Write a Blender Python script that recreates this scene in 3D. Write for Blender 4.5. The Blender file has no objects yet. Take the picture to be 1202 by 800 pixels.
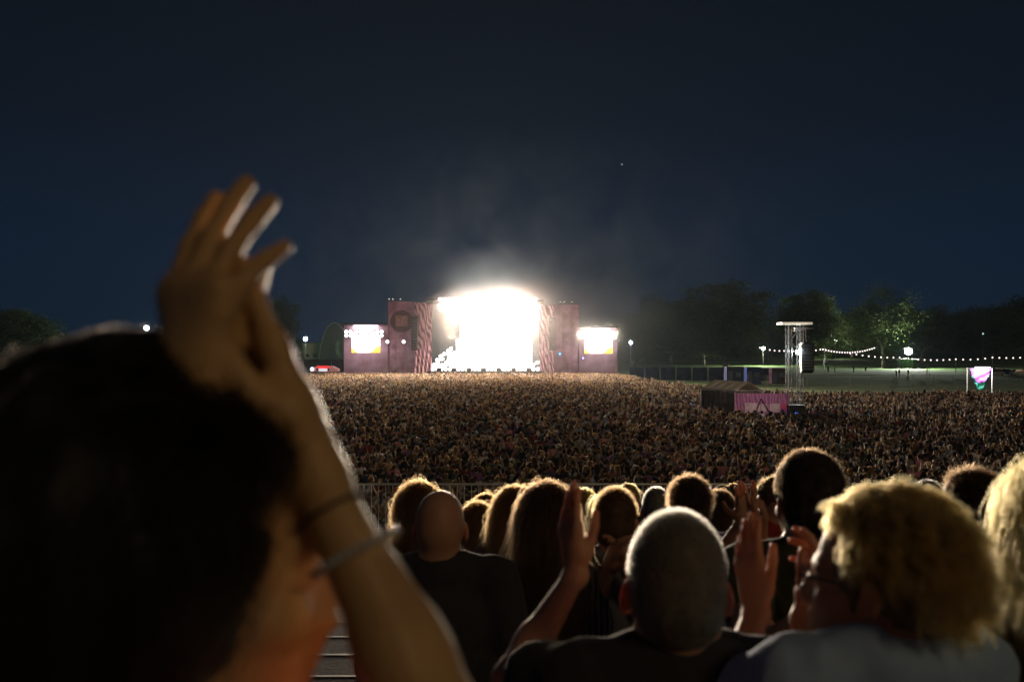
import bpy, bmesh, math, random, time
import numpy as np
from mathutils import Vector, Matrix
T0 = time.time()
R = math.radians
random.seed(7)
rng = np.random.default_rng(7)
scn = bpy.context.scene
col = scn.collection

# ------------------------------------------------------------------ camera
F = 1150.0                      # focal length in photograph pixels (1202 wide)
CAMZ, HY = 7.3, 405.0           # eye height, horizon row
cam_d = bpy.data.cameras.new('camera')
cam = bpy.data.objects.new('camera', cam_d)
col.objects.link(cam)
cam.location = (0, 0, CAMZ)
cam.rotation_euler = (R(90), 0, 0)
cam_d.sensor_width = 36
cam_d.lens = 36 * F / 1202
cam_d.shift_y = 5.0 / 1202
cam_d.clip_start = 0.05
cam_d.clip_end = 5000
cam_d.dof.use_dof = True
cam_d.dof.focus_distance = 35
cam_d.dof.aperture_fstop = 4.0
scn.camera = cam

def P(px, py, d):
    """the place seen at pixel px, py of the photograph at d metres"""
    return Vector(((px - 601) / F * d, d, CAMZ - (py - HY) / F * d))

# ------------------------------------------------------------------ night sky
w = bpy.data.worlds.new('World')
scn.world = w
w.use_nodes = True
nt = w.node_tree
nt.nodes.clear()
tc = nt.nodes.new('ShaderNodeTexCoord')
sx = nt.nodes.new('ShaderNodeSeparateXYZ')
cr = nt.nodes.new('ShaderNodeValToRGB')
bg = nt.nodes.new('ShaderNodeBackground')
wo = nt.nodes.new('ShaderNodeOutputWorld')
nt.links.new(tc.outputs['Generated'], sx.inputs[0])
nt.links.new(sx.outputs['Z'], cr.inputs[0])
nt.links.new(cr.outputs[0], bg.inputs['Color'])
nt.links.new(bg.outputs[0], wo.inputs['Surface'])
e = cr.color_ramp.elements
e[0].position = 0.0; e[0].color = (.0040, .0110, .0240, 1)
e[1].position = 1.0; e[1].color = (.0040, .0056, .0090, 1)
m_ = e.new(.10); m_.color = (.0036, .0104, .0245, 1)
m_ = e.new(.22); m_.color = (.0030, .0066, .0136, 1)
m_ = e.new(.38); m_.color = (.0034, .0052, .0088, 1)
bg.inputs['Strength'].default_value = 1.0

# the one sun-type lamp: the faint warm light of the grounds behind the stand
sd = bpy.data.lights.new('sun', 'SUN')
so = bpy.data.objects.new('sun', sd)
col.objects.link(so)
sd.energy = .25
sd.angle = R(12)
sd.color = (1.0, .70, .36)
so.rotation_euler = (R(62), 0, R(38))

scn.view_settings.view_transform = 'Standard'
scn.view_settings.look = 'None'
scn.view_settings.exposure = 0
scn.view_settings.gamma = 1
cy = scn.cycles
cy.use_denoising = True
cy.max_bounces = 5
cy.diffuse_bounces = 2
cy.glossy_bounces = 2
cy.transmission_bounces = 5
cy.transparent_max_bounces = 8
cy.volume_bounces = 1
cy.sample_clamp_indirect = 3
cy.volume_step_rate = 2
cy.volume_max_steps = 64
cy.caustics_reflective = False
cy.caustics_refractive = False
scn.cycles_curves.shape = 'RIBBONS'

# ------------------------------------------------------------------ helpers: tags
def tag(o, label=None, cat=None, group=None, kind=None):
    if label: o['label'] = label
    if cat: o['category'] = cat
    if group: o['group'] = group
    if kind: o['kind'] = kind
    return o

def empty(name, loc=(0, 0, 0), rz=0, parent=None):
    o = bpy.data.objects.new(name, None)
    o.empty_display_size = .2
    col.objects.link(o)
    o.location = loc
    o.rotation_euler = (0, 0, rz)
    o.parent = parent
    return o

def link(name, me, parent=None, mat=None, smooth=False):
    o = bpy.data.objects.new(name, me)
    col.objects.link(o)
    o.parent = parent
    if mat is not None and len(me.materials) == 0:
        me.materials.append(mat)
    return o

def mesh_np(name, V, Q, mats=None, idx=None, smooth=True):
    """V (n,3) floats, Q (m,3|4) ints"""
    me = bpy.data.meshes.new(name)
    V = np.ascontiguousarray(V, dtype=np.float32)
    Q = np.ascontiguousarray(Q, dtype=np.int32)
    k = Q.shape[1]
    me.vertices.add(len(V)); me.vertices.foreach_set('co', V.ravel())
    me.loops.add(Q.size); me.loops.foreach_set('vertex_index', Q.ravel())
    me.polygons.add(len(Q))
    me.polygons.foreach_set('loop_start', np.arange(0, Q.size, k, dtype=np.int32))
    try: me.polygons.foreach_set('loop_total', np.full(len(Q), k, dtype=np.int32))
    except Exception: pass
    if smooth: me.polygons.foreach_set('use_smooth', np.ones(len(Q), dtype=bool))
    for m in (mats or []): me.materials.append(m)
    if idx is not None: me.polygons.foreach_set('material_index', np.asarray(idx, dtype=np.int32))
    me.update()
    me.validate()
    return me

class MB:
    """collects boxes, bars, tubes and prisms into ONE mesh"""
    def __init__(s): s.v = []; s.f = []; s.m = []
    def add(s, v, f, m=0):
        n = len(s.v); s.v += [tuple(x) for x in v]; s.f += [[i + n for i in q] for q in f]; s.m += [m] * len(f); return s
    def box(s, c, d, rz=0, m=0, bev=0):
        x, y, z = d[0] / 2, d[1] / 2, d[2] / 2
        ca, sa = math.cos(rz), math.sin(rz)
        v = []
        for a, b, k in ((-x, -y, -z), (x, -y, -z), (x, y, -z), (-x, y, -z), (-x, -y, z), (x, -y, z), (x, y, z), (-x, y, z)):
            v.append((c[0] + a * ca - b * sa, c[1] + a * sa + b * ca, c[2] + k))
        return s.add(v, [[0, 3, 2, 1], [4, 5, 6, 7], [0, 1, 5, 4], [1, 2, 6, 5], [2, 3, 7, 6], [3, 0, 4, 7]], m)
    def tube(s, a, b, r, n=6, r2=None, m=0, cap=True):
        a = Vector(a); b = Vector(b); d = (b - a)
        if d.length < 1e-6: return s
        d.normalize()
        u = d.orthogonal().normalized(); w2 = d.cross(u)
        r2 = r if r2 is None else r2
        v = []
        for p, q in ((a, r), (b, r2)):
            for i in range(n):
                t = 2 * math.pi * i / n
                v.append(p + (u * math.cos(t) + w2 * math.sin(t)) * q)
        f = [[i, (i + 1) % n, n + (i + 1) % n, n + i] for i in range(n)]
        if cap: f += [list(range(n))[::-1], list(range(n, 2 * n))]
        return s.add(v, f, m)
    def prism(s, pts, y0, y1, m=0):
        """outline pts (x, z) between depths y0 and y1"""
        n = len(pts)
        v = [(x, y0, z) for x, z in pts] + [(x, y1, z) for x, z in pts]
        f = [[i, (i + 1) % n, n + (i + 1) % n, n + i] for i in range(n)] + [list(range(n))[::-1], list(range(n, 2 * n))]
        return s.add(v, f, m)
    def ball(s, c, r, seg=10, rings=6, m=0):
        v = []; f = []
        rr = r if hasattr(r, '__len__') else (r, r, r)
        for i in range(rings + 1):
            t = math.pi * i / rings
            for j in range(seg):
                p = 2 * math.pi * j / seg
                v.append((c[0] + rr[0] * math.sin(t) * math.cos(p), c[1] + rr[1] * math.sin(t) * math.sin(p), c[2] + rr[2] * math.cos(t)))
        for i in range(rings):
            for j in range(seg):
                f.append([i * seg + j, (i + 1) * seg + j, (i + 1) * seg + (j + 1) % seg, i * seg + (j + 1) % seg])
        return s.add(v, f, m)
    def mesh(s, name, mats, smooth=False):
        me = bpy.data.meshes.new(name)
        me.from_pydata(s.v, [], s.f)
        for m in (mats if isinstance(mats, (list, tuple)) else [mats]): me.materials.append(m)
        me.polygons.foreach_set('material_index', s.m)
        if smooth: me.polygons.foreach_set('use_smooth', [True] * len(s.f))
        me.update()
        return me
    def build(s, name, mats, parent=None, smooth=False):
        return link(name, s.mesh(name, mats, smooth), parent)

# ------------------------------------------------------------------ helpers: materials
def mat(name, base=(.5, .5, .5), rough=.7, metal=0, noise=0, nscale=6, bump=0, bscale=40, emit=None, es=0, sss=0, sssr=(1, .3, .15), ssss=.01, sheen=0, trans=0, spec=.4, base2=None, dist=.01):
    m = bpy.data.materials.new(name)
    m.use_nodes = True
    t = m.node_tree
    b = t.nodes['Principled BSDF']
    b.inputs['Base Color'].default_value = (*base, 1)
    b.inputs['Roughness'].default_value = rough
    b.inputs['Metallic'].default_value = metal
    b.inputs['Specular IOR Level'].default_value = spec
    if sss:
        b.inputs['Subsurface Weight'].default_value = sss
        b.inputs['Subsurface Radius'].default_value = sssr
        b.inputs['Subsurface Scale'].default_value = ssss
    if sheen:
        b.inputs['Sheen Weight'].default_value = sheen
        b.inputs['Sheen Roughness'].default_value = .35
    if emit:
        b.inputs['Emission Color'].default_value = (*emit, 1)
        b.inputs['Emission Strength'].default_value = es
    co = t.nodes.new('ShaderNodeTexCoord')
    if noise:
        n = t.nodes.new('ShaderNodeTexNoise'); n.inputs['Scale'].default_value = nscale; n.inputs['Detail'].default_value = 5
        t.links.new(co.outputs['Object'], n.inputs['Vector'])
        r = t.nodes.new('ShaderNodeValToRGB')
        c2 = base2 or tuple(min(1, x * (1 + noise)) for x in base)
        c1 = base if base2 else tuple(x * (1 - noise) for x in base)
        r.color_ramp.elements[0].position = .3; r.color_ramp.elements[1].position = .7
        r.color_ramp.elements[0].color = (*c1, 1); r.color_ramp.elements[1].color = (*c2, 1)
        t.links.new(n.outputs['Fac'], r.inputs[0]); t.links.new(r.outputs[0], b.inputs['Base Color'])
    if bump:
        n = t.nodes.new('ShaderNodeTexNoise'); n.inputs['Scale'].default_value = bscale; n.inputs['Detail'].default_value = 4
        t.links.new(co.outputs['Object'], n.inputs['Vector'])
        bp = t.nodes.new('ShaderNodeBump'); bp.inputs['Strength'].default_value = bump; bp.inputs['Distance'].default_value = dist
        t.links.new(n.outputs['Fac'], bp.inputs['Height']); t.links.new(bp.outputs[0], b.inputs['Normal'])
    if trans:
        tr = t.nodes.new('ShaderNodeBsdfTranslucent'); mx = t.nodes.new('ShaderNodeMixShader'); mx.inputs[0].default_value = trans
        tr.inputs['Color'].default_value = (*base, 1)
        bl = [l for l in t.links if l.to_socket == b.inputs['Base Color']]
        if bl: t.links.new(bl[0].from_socket, tr.inputs['Color'])
        t.links.new(b.outputs[0], mx.inputs[1]); t.links.new(tr.outputs[0], mx.inputs[2])
        t.links.new(mx.outputs[0], t.nodes['Material Output'].inputs['Surface'])
    return m

def attr_mat(name, attr, sheen=.3, trans=0, obj_color=False, rough=.8, noise=.25):
    """a material whose colour comes from the point it is placed on (or from the object's own colour)"""
    m = mat(name, rough=rough, sheen=sheen)
    t = m.node_tree; b = t.nodes['Principled BSDF']
    if obj_color:
        a = t.nodes.new('ShaderNodeObjectInfo'); out = a.outputs['Color']
    else:
        a = t.nodes.new('ShaderNodeAttribute'); a.attribute_type = 'INSTANCER'; a.attribute_name = attr; out = a.outputs['Color']
    t.links.new(out, b.inputs['Base Color'])
    if trans:
        tr = t.nodes.new('ShaderNodeBsdfTranslucent'); mx = t.nodes.new('ShaderNodeMixShader'); mx.inputs[0].default_value = trans
        t.links.new(out, tr.inputs['Color'])
        t.links.new(b.outputs[0], mx.inputs[1]); t.links.new(tr.outputs[0], mx.inputs[2])
        t.links.new(mx.outputs[0], t.nodes['Material Output'].inputs['Surface'])
    return m

def hair_mat(name, color, rough=.38, ru=.4):
    m = bpy.data.materials.new(name); m.use_nodes = True
    t = m.node_tree; t.nodes.clear()
    h = t.nodes.new('ShaderNodeBsdfHairPrincipled')
    h.parametrization = 'COLOR'
    h.inputs['Color'].default_value = (*color, 1)
    h.inputs['Roughness'].default_value = rough
    h.inputs['Radial Roughness'].default_value = ru
    h.inputs['IOR'].default_value = 1.38
    try: h.inputs['Random Roughness'].default_value = .3
    except Exception: pass
    o = t.nodes.new('ShaderNodeOutputMaterial')
    t.links.new(h.outputs[0], o.inputs['Surface'])
    return m

def lamp(name, kind, loc, target, energy, color=(1, 1, 1), size=.5, spot=None, blend=1, parent=None, spread=None, size_y=None):
    l = bpy.data.lights.new(name, kind)
    l.energy = energy; l.color = color
    if kind == 'AREA':
        l.size = size
        if size_y: l.shape = 'RECTANGLE'; l.size_y = size_y
        if spread: l.spread = R(spread)
    else: l.shadow_soft_size = size
    if spot: l.spot_size = R(spot); l.spot_blend = blend
    o = bpy.data.objects.new(name, l); col.objects.link(o)
    o.location = loc
    if target is not None: o.rotation_euler = (Vector(target) - Vector(loc)).to_track_quat('-Z', 'Y').to_euler()
    o.parent = parent
    return o
# ------------------------------------------------------------------ smooth implicit bodies -> one continuous mesh
HAZE, SMOKE = .00004, .092
BIG = .06
class Field:
    def __init__(s, xs, ys, zs):
        s.ax = [np.asarray(a, dtype=np.float32) for a in (xs, ys, zs)]
        s.D = np.full([len(a) for a in s.ax], BIG, dtype=np.float32)
    def _sl(s, lo, hi):
        out = []
        for a, l, h in zip(s.ax, lo, hi):
            i0, i1 = np.searchsorted(a, l), np.searchsorted(a, h)
            if i1 <= i0: return None
            out.append(slice(i0, i1))
        return tuple(out)
    def _grid(s, sl):
        x, y, z = (a[q] for a, q in zip(s.ax, sl))
        return x[:, None, None], y[None, :, None], z[None, None, :]
    def _op(s, sl, d, k, sub=False):
        A = s.D[sl]
        if sub:
            d = -d
            h = np.maximum(k - np.abs(A - d), 0) / max(k, 1e-6)
            s.D[sl] = np.maximum(A, d) + h * h * k * .25
        else:
            h = np.maximum(k - np.abs(A - d), 0) / max(k, 1e-6)
            s.D[sl] = np.minimum(A, d) - h * h * k * .25
    def cap(s, a, b, r0, r1=None, k=.02, flat=1., side=None, sub=False):
        """a rounded, tapering limb from a to b; flattened to `flat` across `side`"""
        r1 = r0 if r1 is None else r1
        a = np.array(a, float); b = np.array(b, float)
        m = max(r0, r1) * max(1, 1 / flat if flat > 1 else 1) + k + BIG * .5
        sl = s._sl(np.minimum(a, b) - m, np.maximum(a, b) + m)
        if sl is None: return
        X, Y, Z = s._grid(sl)
        ab = b - a; L2 = float(ab @ ab) + 1e-9
        px, py, pz = X - a[0], Y - a[1], Z - a[2]
        t = np.clip((px * ab[0] + py * ab[1] + pz * ab[2]) / L2, 0, 1).astype(np.float32)
        qx, qy, qz = px - t * ab[0], py - t * ab[1], pz - t * ab[2]
        d2 = qx * qx + qy * qy + qz * qz
        if side is not None and flat != 1:
            sd_ = np.array(side, float); sd_ -= ab * (sd_ @ ab) / L2; sd_ /= np.linalg.norm(sd_) + 1e-9
            c = qx * sd_[0] + qy * sd_[1] + qz * sd_[2]
            d2 = d2 + c * c * (1 / flat ** 2 - 1)
            d = (np.sqrt(d2) - (r0 + (r1 - r0) * t)) * min(1, (1 + flat) / 2)
        else:
            d = np.sqrt(d2) - (r0 + (r1 - r0) * t)
        s._op(sl, d.astype(np.float32), k, sub)
    def ell(s, c, r, k=.02, M=None, sub=False):
        c = np.array(c, float); r = np.array(r, float)
        m = r.max() + k + BIG * .5
        sl = s._sl(c - m, c + m)
        if sl is None: return
        X, Y, Z = s._grid(sl)
        p = [X - c[0], Y - c[1], Z - c[2]]
        if M is not None:   # columns of M are the local axes
            p = [p[0] * M[0][i] + p[1] * M[1][i] + p[2] * M[2][i] for i in range(3)]
        k0 = np.sqrt((p[0] / r[0]) ** 2 + (p[1] / r[1]) ** 2 + (p[2] / r[2]) ** 2)
        k1 = np.sqrt((p[0] / r[0] ** 2) ** 2 + (p[1] / r[1] ** 2) ** 2 + (p[2] / r[2] ** 2) ** 2) + 1e-6
        d = k0 * (k0 - 1) / k1
        s._op(sl, d.astype(np.float32), k, sub)
    def plane(s, axis, val, keep_above, k=.004):
        X = s.ax[axis].copy(); sh = [1, 1, 1]; sh[axis] = -1
        d = (val - X if keep_above else X - val).reshape(sh)
        s.D = np.maximum(s.D, d.astype(np.float32))
    def ripple(s, amp, freq, seed, stretch=(1, 1, .4)):
        r = np.random.default_rng(seed)
        X, Y, Z = (a[:, None, None] if i == 0 else a[None, :, None] if i == 1 else a[None, None, :] for i, a in enumerate(s.ax))
        acc = 0
        for j in range(4):
            v = r.normal(size=3) * np.array(stretch); v = v / np.linalg.norm(v) * freq * (1 + .6 * j)
            acc = acc + np.sin(v[0] * X + v[1] * Y + v[2] * Z + r.uniform(0, 6) + 1.3 * np.sin(v[1] * .6 * X - v[2] * .7 * Z)) / (1 + .7 * j)
        s.D += (acc * amp * .6).astype(np.float32)
    def mesh(s):
        D = s.D; neg = D < 0
        nx, ny, nz = D.shape
        cnt = np.zeros((nx - 1, ny - 1, nz - 1), np.int8)
        for i in (0, 1):
            for j in (0, 1):
                for k in (0, 1):
                    cnt += neg[i:nx - 1 + i, j:ny - 1 + j, k:nz - 1 + k]
        act = (cnt > 0) & (cnt < 8)
        I = np.argwhere(act)
        if len(I) == 0: return np.zeros((0, 3)), np.zeros((0, 4), int)
        idx = np.full(act.shape, -1, np.int32); idx[act] = np.arange(len(I))
        acc = np.zeros((len(I), 3)); n = np.zeros(len(I))
        xs, ys, zs = s.ax
        for axis in range(3):
            o = [a for a in range(3) if a != axis]
            for p in (0, 1):
                for q in (0, 1):
                    off = [0, 0, 0]; off[o[0]] = p; off[o[1]] = q
                    a = I + off; b = a.copy(); b[:, axis] += 1
                    da = D[a[:, 0], a[:, 1], a[:, 2]]; db = D[b[:, 0], b[:, 1], b[:, 2]]
                    m = (da < 0) != (db < 0)
                    t = np.where(m, da / np.where(m, da - db, 1), 0)
                    pa = np.stack([xs[a[:, 0]], ys[a[:, 1]], zs[a[:, 2]]], 1)
                    pb = np.stack([xs[b[:, 0]], ys[b[:, 1]], zs[b[:, 2]]], 1)
                    acc += np.where(m[:, None], pa + (pb - pa) * t[:, None], 0); n += m
        V = acc / n[:, None]
        Q = []
        for axis in range(3):
            u, v = (axis + 1) % 3, (axis + 2) % 3
            sa = [slice(None)] * 3; sb = [slice(None)] * 3
            sa[axis] = slice(0, -1); sb[axis] = slice(1, None)
            ch = neg[tuple(sa)] != neg[tuple(sb)]
            E = np.argwhere(ch)
            ok = (E[:, u] > 0) & (E[:, v] > 0) & (E[:, u] < D.shape[u] - 1) & (E[:, v] < D.shape[v] - 1)
            E = E[ok]
            flip = neg[E[:, 0], E[:, 1], E[:, 2]]
            def at(du, dv):
                c = E.copy(); c[:, u] -= du; c[:, v] -= dv
                return idx[c[:, 0], c[:, 1], c[:, 2]]
            q = np.stack([at(1, 1), at(0, 1), at(0, 0), at(1, 0)], 1)
            q[~flip] = q[~flip][:, ::-1]
            Q.append(q)
        return V, np.concatenate(Q)

def axis_pts(lo, hi, fine_lo, fine_hi, fine, coarse):
    a = []
    if fine_lo > lo: a.append(np.arange(lo, fine_lo - coarse * .3, coarse))
    a.append(np.arange(max(lo, fine_lo), min(hi, fine_hi), fine))
    if fine_hi < hi: a.append(np.arange(fine_hi + coarse * .2, hi, coarse))
    return np.concatenate(a)

def rotz(a):
    c, s_ = math.cos(a), math.sin(a)
    return np.array([[c, -s_, 0], [s_, c, 0], [0, 0, 1]])
def rotx(a):
    c, s_ = math.cos(a), math.sin(a)
    return np.array([[1, 0, 0], [0, c, -s_], [0, s_, c]])
def roty(a):
    c, s_ = math.cos(a), math.sin(a)
    return np.array([[c, 0, s_], [0, 1, 0], [-s_, 0, c]])
def unit(v):
    v = np.array(v, float); return v / (np.linalg.norm(v) + 1e-9)

def hand(f, wrist, d, n, thumb, s=1., curl=.25, spread=.10, k=.006, bent=None, th=1., mcp=None):
    """palm plus four unequal bent fingers and a thumb. d: along the hand, n: out of the palm, thumb: +1 / -1 side"""
    w_ = np.array(wrist, float); d = unit(d); n = unit(np.array(n, float) - d * (np.array(n, float) @ d)); sd_ = np.cross(d, n) * thumb
    L = lambda a, b, c: w_ + (d * a + sd_ * b + n * c) * s
    f.cap(L(-.01, 0, 0), L(.03, 0, 0), .026 * s, .030 * s, k=.02, flat=.72, side=n)
    for b0, b1, r in ((.010, .030, .0150), (.003, .010, .0150), (-.006, -.010, .0145), (-.014, -.029, .0130)):
        f.cap(L(.015, b0, 0), L(.088, b1, 0), r * s, r * .88 * s, k=.016, flat=.95, side=n)
    f.ell(L(.035, .022, .010), np.array([.022, .022, .022]) * s, k=.016)
    ln = [(.090, .031, .043, .026, .021), (.095, .0105, .048, .030, .023), (.090, -.0105, .045, .028, .022), (.080, -.030, .035, .021, .019)]
    for i, (a, b, l1, l2, l3) in enumerate(ln):
        c0 = curl * (1 + .25 * i) if bent is None else bent[i]
        yaw = spread * (1.5 - i) / 1.5
        ang = c0 * .6 if mcp is None else (mcp[i] if hasattr(mcp, '__len__') else mcp); p = L(a - .008, b, 0); r = (.0092, .0095, .0090, .0078)[i] * s
        for j, l in enumerate((l1, l2, l3)):
            dr = (d * math.cos(yaw) + sd_ * math.sin(yaw)) * math.cos(ang) + n * math.sin(ang)
            q = p + dr * l * s
            f.cap(p, q, r * (1.0 - .07 * j), r * (.95 - .09 * j), k=.004 if j else .008)
            p = q; ang += c0 * (1.15 if j == 0 else .8)
    p = L(.018, .020, .008)
    for j, (l, o) in enumerate(((.045, (.62, .70, .34)), (.034, (.80, .52, .28)), (.027, (.92, .32, .22)))):
        dr = unit(d * o[0] + sd_ * o[1] * th + n * o[2]); q = p + dr * l * s
        f.cap(p, q, (.0135, .0110, .0100)[j] * s, (.0115, .0103, .0085)[j] * s, k=.010 if j == 0 else .004)
        p = q

class Person:
    """one standing figure: skeleton, body field, clothes field, hair"""
    def __init__(s, h=1.72, build=1., head=(0, 0, 0), arms=None, fem=False, sink=.012):
        s.sink = np.array([0, 0, sink])
        s.h = h; s.s = h / 1.75; s.b = build; s.fem = fem
        s.HR = rotz(-R(head[0])) @ rotx(-R(head[1])) @ roty(R(head[2]))   # yaw (right +), pitch (down +), roll
        s.piv = np.array([0, -.01, 1.52]) * s.s
        s.arms = arms or {}
        S = s.s
        s.sh = {q: np.array([q * .178 * build * (.9 if fem else 1), -.005, 1.412]) * S for q in (-1, 1)}
        for q in (-1, 1):
            if q not in s.arms:
                s.arms[q] = dict(el=s.sh[q] + np.array([q * .05, -.02, -.29]) * S, wr=s.sh[q] + np.array([q * .03, .10, -.50]) * S, tip=None)
    def H(s, p):
        return s.piv + s.HR @ (np.array(p, float) * s.s - s.piv) - s.sink
    def span(s, extra=.07):
        pts = [np.array([-.26, -.2, 0]) * s.s * max(1, s.b), np.array([.26, .22, 1.78]) * s.s * max(1, s.b)]
        for a in s.arms.values():
            pts += [a['el'], a['wr']]
            t = a.get('tip'); w_ = np.array(a['wr'], float)
            if t is None: pts.append(w_ + np.array([0, .04, -.2]))
            if t is not None: pts += [w_ + unit(t) * .16 + .07, w_ + unit(t) * .16 - .07]
        A = np.array(pts); return A.min(0) - extra, A.max(0) + extra
    def body(s, vox=.006, coarse=.02, fine_z=1.2, box=None, feat=True):
        lo, hi = s.span(.06); S = s.s; B = s.b
        lo[2] = -.01
        if box is None: f = Field(np.arange(lo[0], hi[0], vox), np.arange(lo[1], hi[1], vox), axis_pts(lo[2], hi[2], fine_z * S, 9, vox, coarse))
        else: f = Field(*[axis_pts(lo[i], hi[i], box[0][i], box[1][i], vox, coarse) for i in range(3)])
        c = lambda x, y, z: np.array([x, y, z]) * S
        for q in (-1, 1):
            f.cap(c(q * .09, 0, .88), c(q * .10, .01, .50), .083 * S, .056 * S, k=.03)
            f.cap(c(q * .10, .01, .50), c(q * .105, -.012, .09), .056 * S, .038 * S, k=.02)
            f.cap(c(q * .105, -.03, .045), c(q * .125, .14, .03), .038 * S, .03 * S, k=.02)
        f.ell(c(0, -.005, .93), c(.165 * B, .118 * B, .14), k=.05)
        f.ell(c(0, 0, 1.08), c(.138 * B, .10 * B, .17), k=.06)
        f.ell(c(0, 0, 1.25), c(.155 * B, .112 * B, .20), k=.06)
        W = .9 if s.fem else 1
        f.cap(c(-.15 * B * W, -.005, 1.40), c(.15 * B * W, -.005, 1.40), .062 * S, k=.05)
        for q in (-1, 1):
            f.cap(c(q * .025, -.025, 1.488), c(q * .14 * B * W, -.012, 1.43), .038 * S, .034 * S, k=.04)
            a = s.arms[q]; el = np.array(a['el']); wr = np.array(a['wr']); sh = s.sh[q]
            ta = a.get('thin', 1.) * (.92 if s.fem else 1)
            f.cap(sh, el, .050 * S * B * ta, .040 * S * B * ta, k=.035)
            f.cap(el, el + (wr - el) * .35, .041 * S * ta, .042 * S * B * ta, k=.02)
            f.cap(el + (wr - el) * .3, wr, .042 * S * B * ta, .0255 * S * ta, k=.02)
            f.ell(wr + (wr - el) * .0 + unit(wr - el) * -.012, np.array([.029, .029, .022]) * S * ta, k=.015)
            t = a.get('tip')
            t = np.array([0, .3, -1.]) if t is None else np.array(t)
            hand(f, wr + unit(t) * .01, t, a.get('n', (-q, 0, 0)), a.get('thumb', q), S * a.get('hs', .98 if not s.fem else .9), a.get('curl', .3), a.get('spread', .1), bent=a.get('bent'), th=a.get('th', 1.), mcp=a.get('mcp'))
        f.cap(c(0, -.020, 1.40), s.H((0, -.016, 1.57)), .067 * S * (.80 if s.fem else 1), .060 * S * (.80 if s.fem else 1), k=.035)
        M = s.HR
        f.ell(s.H((0, -.012, 1.648)), c(.077 if s.fem else .081, .097, .096), k=.02, M=M)
        f.ell(s.H((0, -.030, 1.605)), c(.073, .074, .074), k=.03, M=M)
        f.ell(s.H((0, .026, 1.590)), c(.061, .070, .088), k=.03, M=M)
        f.ell(s.H((0, .050, 1.548)), c(.045, .050, .045), k=.03, M=M)
        f.cap(s.H((-.014, .078, 1.522)), s.H((.014, .078, 1.522)), .020 * S, k=.02)
        for q in (-1, 1):   # ears
            Me = M @ rotz(q * .6) @ rotx(-.15)
            f.ell(s.H((q * .087, -.004, 1.603)), c(.0075, .019, .033), k=.008, M=Me)
            f.ell(s.H((q * .084, .008, 1.583)), c(.007, .010, .014), k=.006, M=Me)
            if vox < .008: f.ell(s.H((q * .095, .000, 1.606)), c(.006, .009, .018), k=.004, M=Me, sub=True)
        if feat:
            f.cap(s.H((0, .091, 1.612)), s.H((0, .112, 1.578)), .0085 * S, .0125 * S, k=.016)
            for q in (-1, 1):
                f.ell(s.H((q * .032, .104, 1.612)), c(.017, .018, .012), k=.014, M=M, sub=True)
                f.cap(s.H((q * .014, .088, 1.630)), s.H((q * .046, .078, 1.630)), .010 * S, .008 * S, k=.014)
                f.ell(s.H((q * .032, .079, 1.611)), c(.0125, .0125, .0105), k=.003, M=M)
                f.ell(s.H((q * .043, .062, 1.580)), c(.020, .024, .018), k=.02, M=M)
                f.ell(s.H((q * .011, .104, 1.571)), c(.008, .010, .007), k=.006, M=M)
            f.ell(s.H((0, .0935, 1.5515)), c(.024, .012, .0065), k=.004, M=M)
            f.ell(s.H((0, .0920, 1.5420)), c(.021, .012, .0070), k=.004, M=M)
        return f.mesh()
    def top(s, vox=.008, coarse=.025, sleeve=.62, infl=.012, folds=.004, hem=.84, seed=1, fine_z=1.0, neck=1.452, long=False, strap=False):
        lo, hi = s.span(.04); S = s.s; B = s.b; g = infl
        lo[2] = (hem - .05) * S
        f = Field(np.arange(lo[0], hi[0], vox), np.arange(lo[1], hi[1], vox), axis_pts(lo[2], hi[2], fine_z * S, 9, vox, coarse))
        c = lambda x, y, z: np.array([x, y, z]) * S
        f.ell(c(0, -.005, .93), c(.170 * B, .125 * B, .16) + g, k=.05)
        f.ell(c(0, 0, 1.08), c(.150 * B, .108 * B, .18) + g, k=.08)
        f.ell(c(0, -.004, 1.25), c(.160 * B, .117 * B, .20) + g, k=.06)
        W = .9 if s.fem else 1
        if s.fem:
            for q in (-1, 1): f.ell(c(q * .07, .085, 1.24), c(.06, .055, .06) + g, k=.04)
        if not strap:
            f.cap(c(-.15 * B * W, -.005, 1.40), c(.15 * B * W, -.005, 1.40), .062 * S + g, k=.05)
            for q in (-1, 1):
                f.cap(c(q * .035, -.025, 1.475), c(q * .14 * B * W, -.012, 1.43), .037 * S + g, .034 * S + g, k=.04)
                a = s.arms[q]; el = np.array(a['el']); sh = s.sh[q]; wr = np.array(a['wr'])
                dl = unit(el - sh) * np.linalg.norm(el - sh)
                if long:
                    f.cap(sh, el, .054 * S * B + g, .046 * S * B + g, k=.035); f.cap(el, el + (wr - el) * .93, .046 * S * B + g, .03 * S + g, k=.02)
                else:
                    # open sleeve: a cut at its end, wider than the arm
                    f.cap(sh, sh + dl * sleeve, .056 * S * B + g, .053 * S * B + g * 1.6, k=.035)
            f.ell(c(0, -.028, 1.435), c(.095, .068, .045) + g, k=.03)
            f.ripple(folds, 55, seed)
            f.cap(c(0, .004, 1.492), c(0, .015, 1.64), .050 * S, .075 * S, k=.004, sub=True); f.ell(c(0, .05, 1.50), c(.05, .05, .055), k=.004, sub=True)
        else:
            for q in (-1, 1): f.cap(c(q * .085, -.01, 1.28), c(q * .09, -.01, 1.44), .035 * S, .030 * S, k=.03)
            f.ripple(folds, 45, seed)
            f.plane(2, 1.432 * S, False)
        f.plane(2, hem * S, True)
        return f.mesh()
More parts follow.
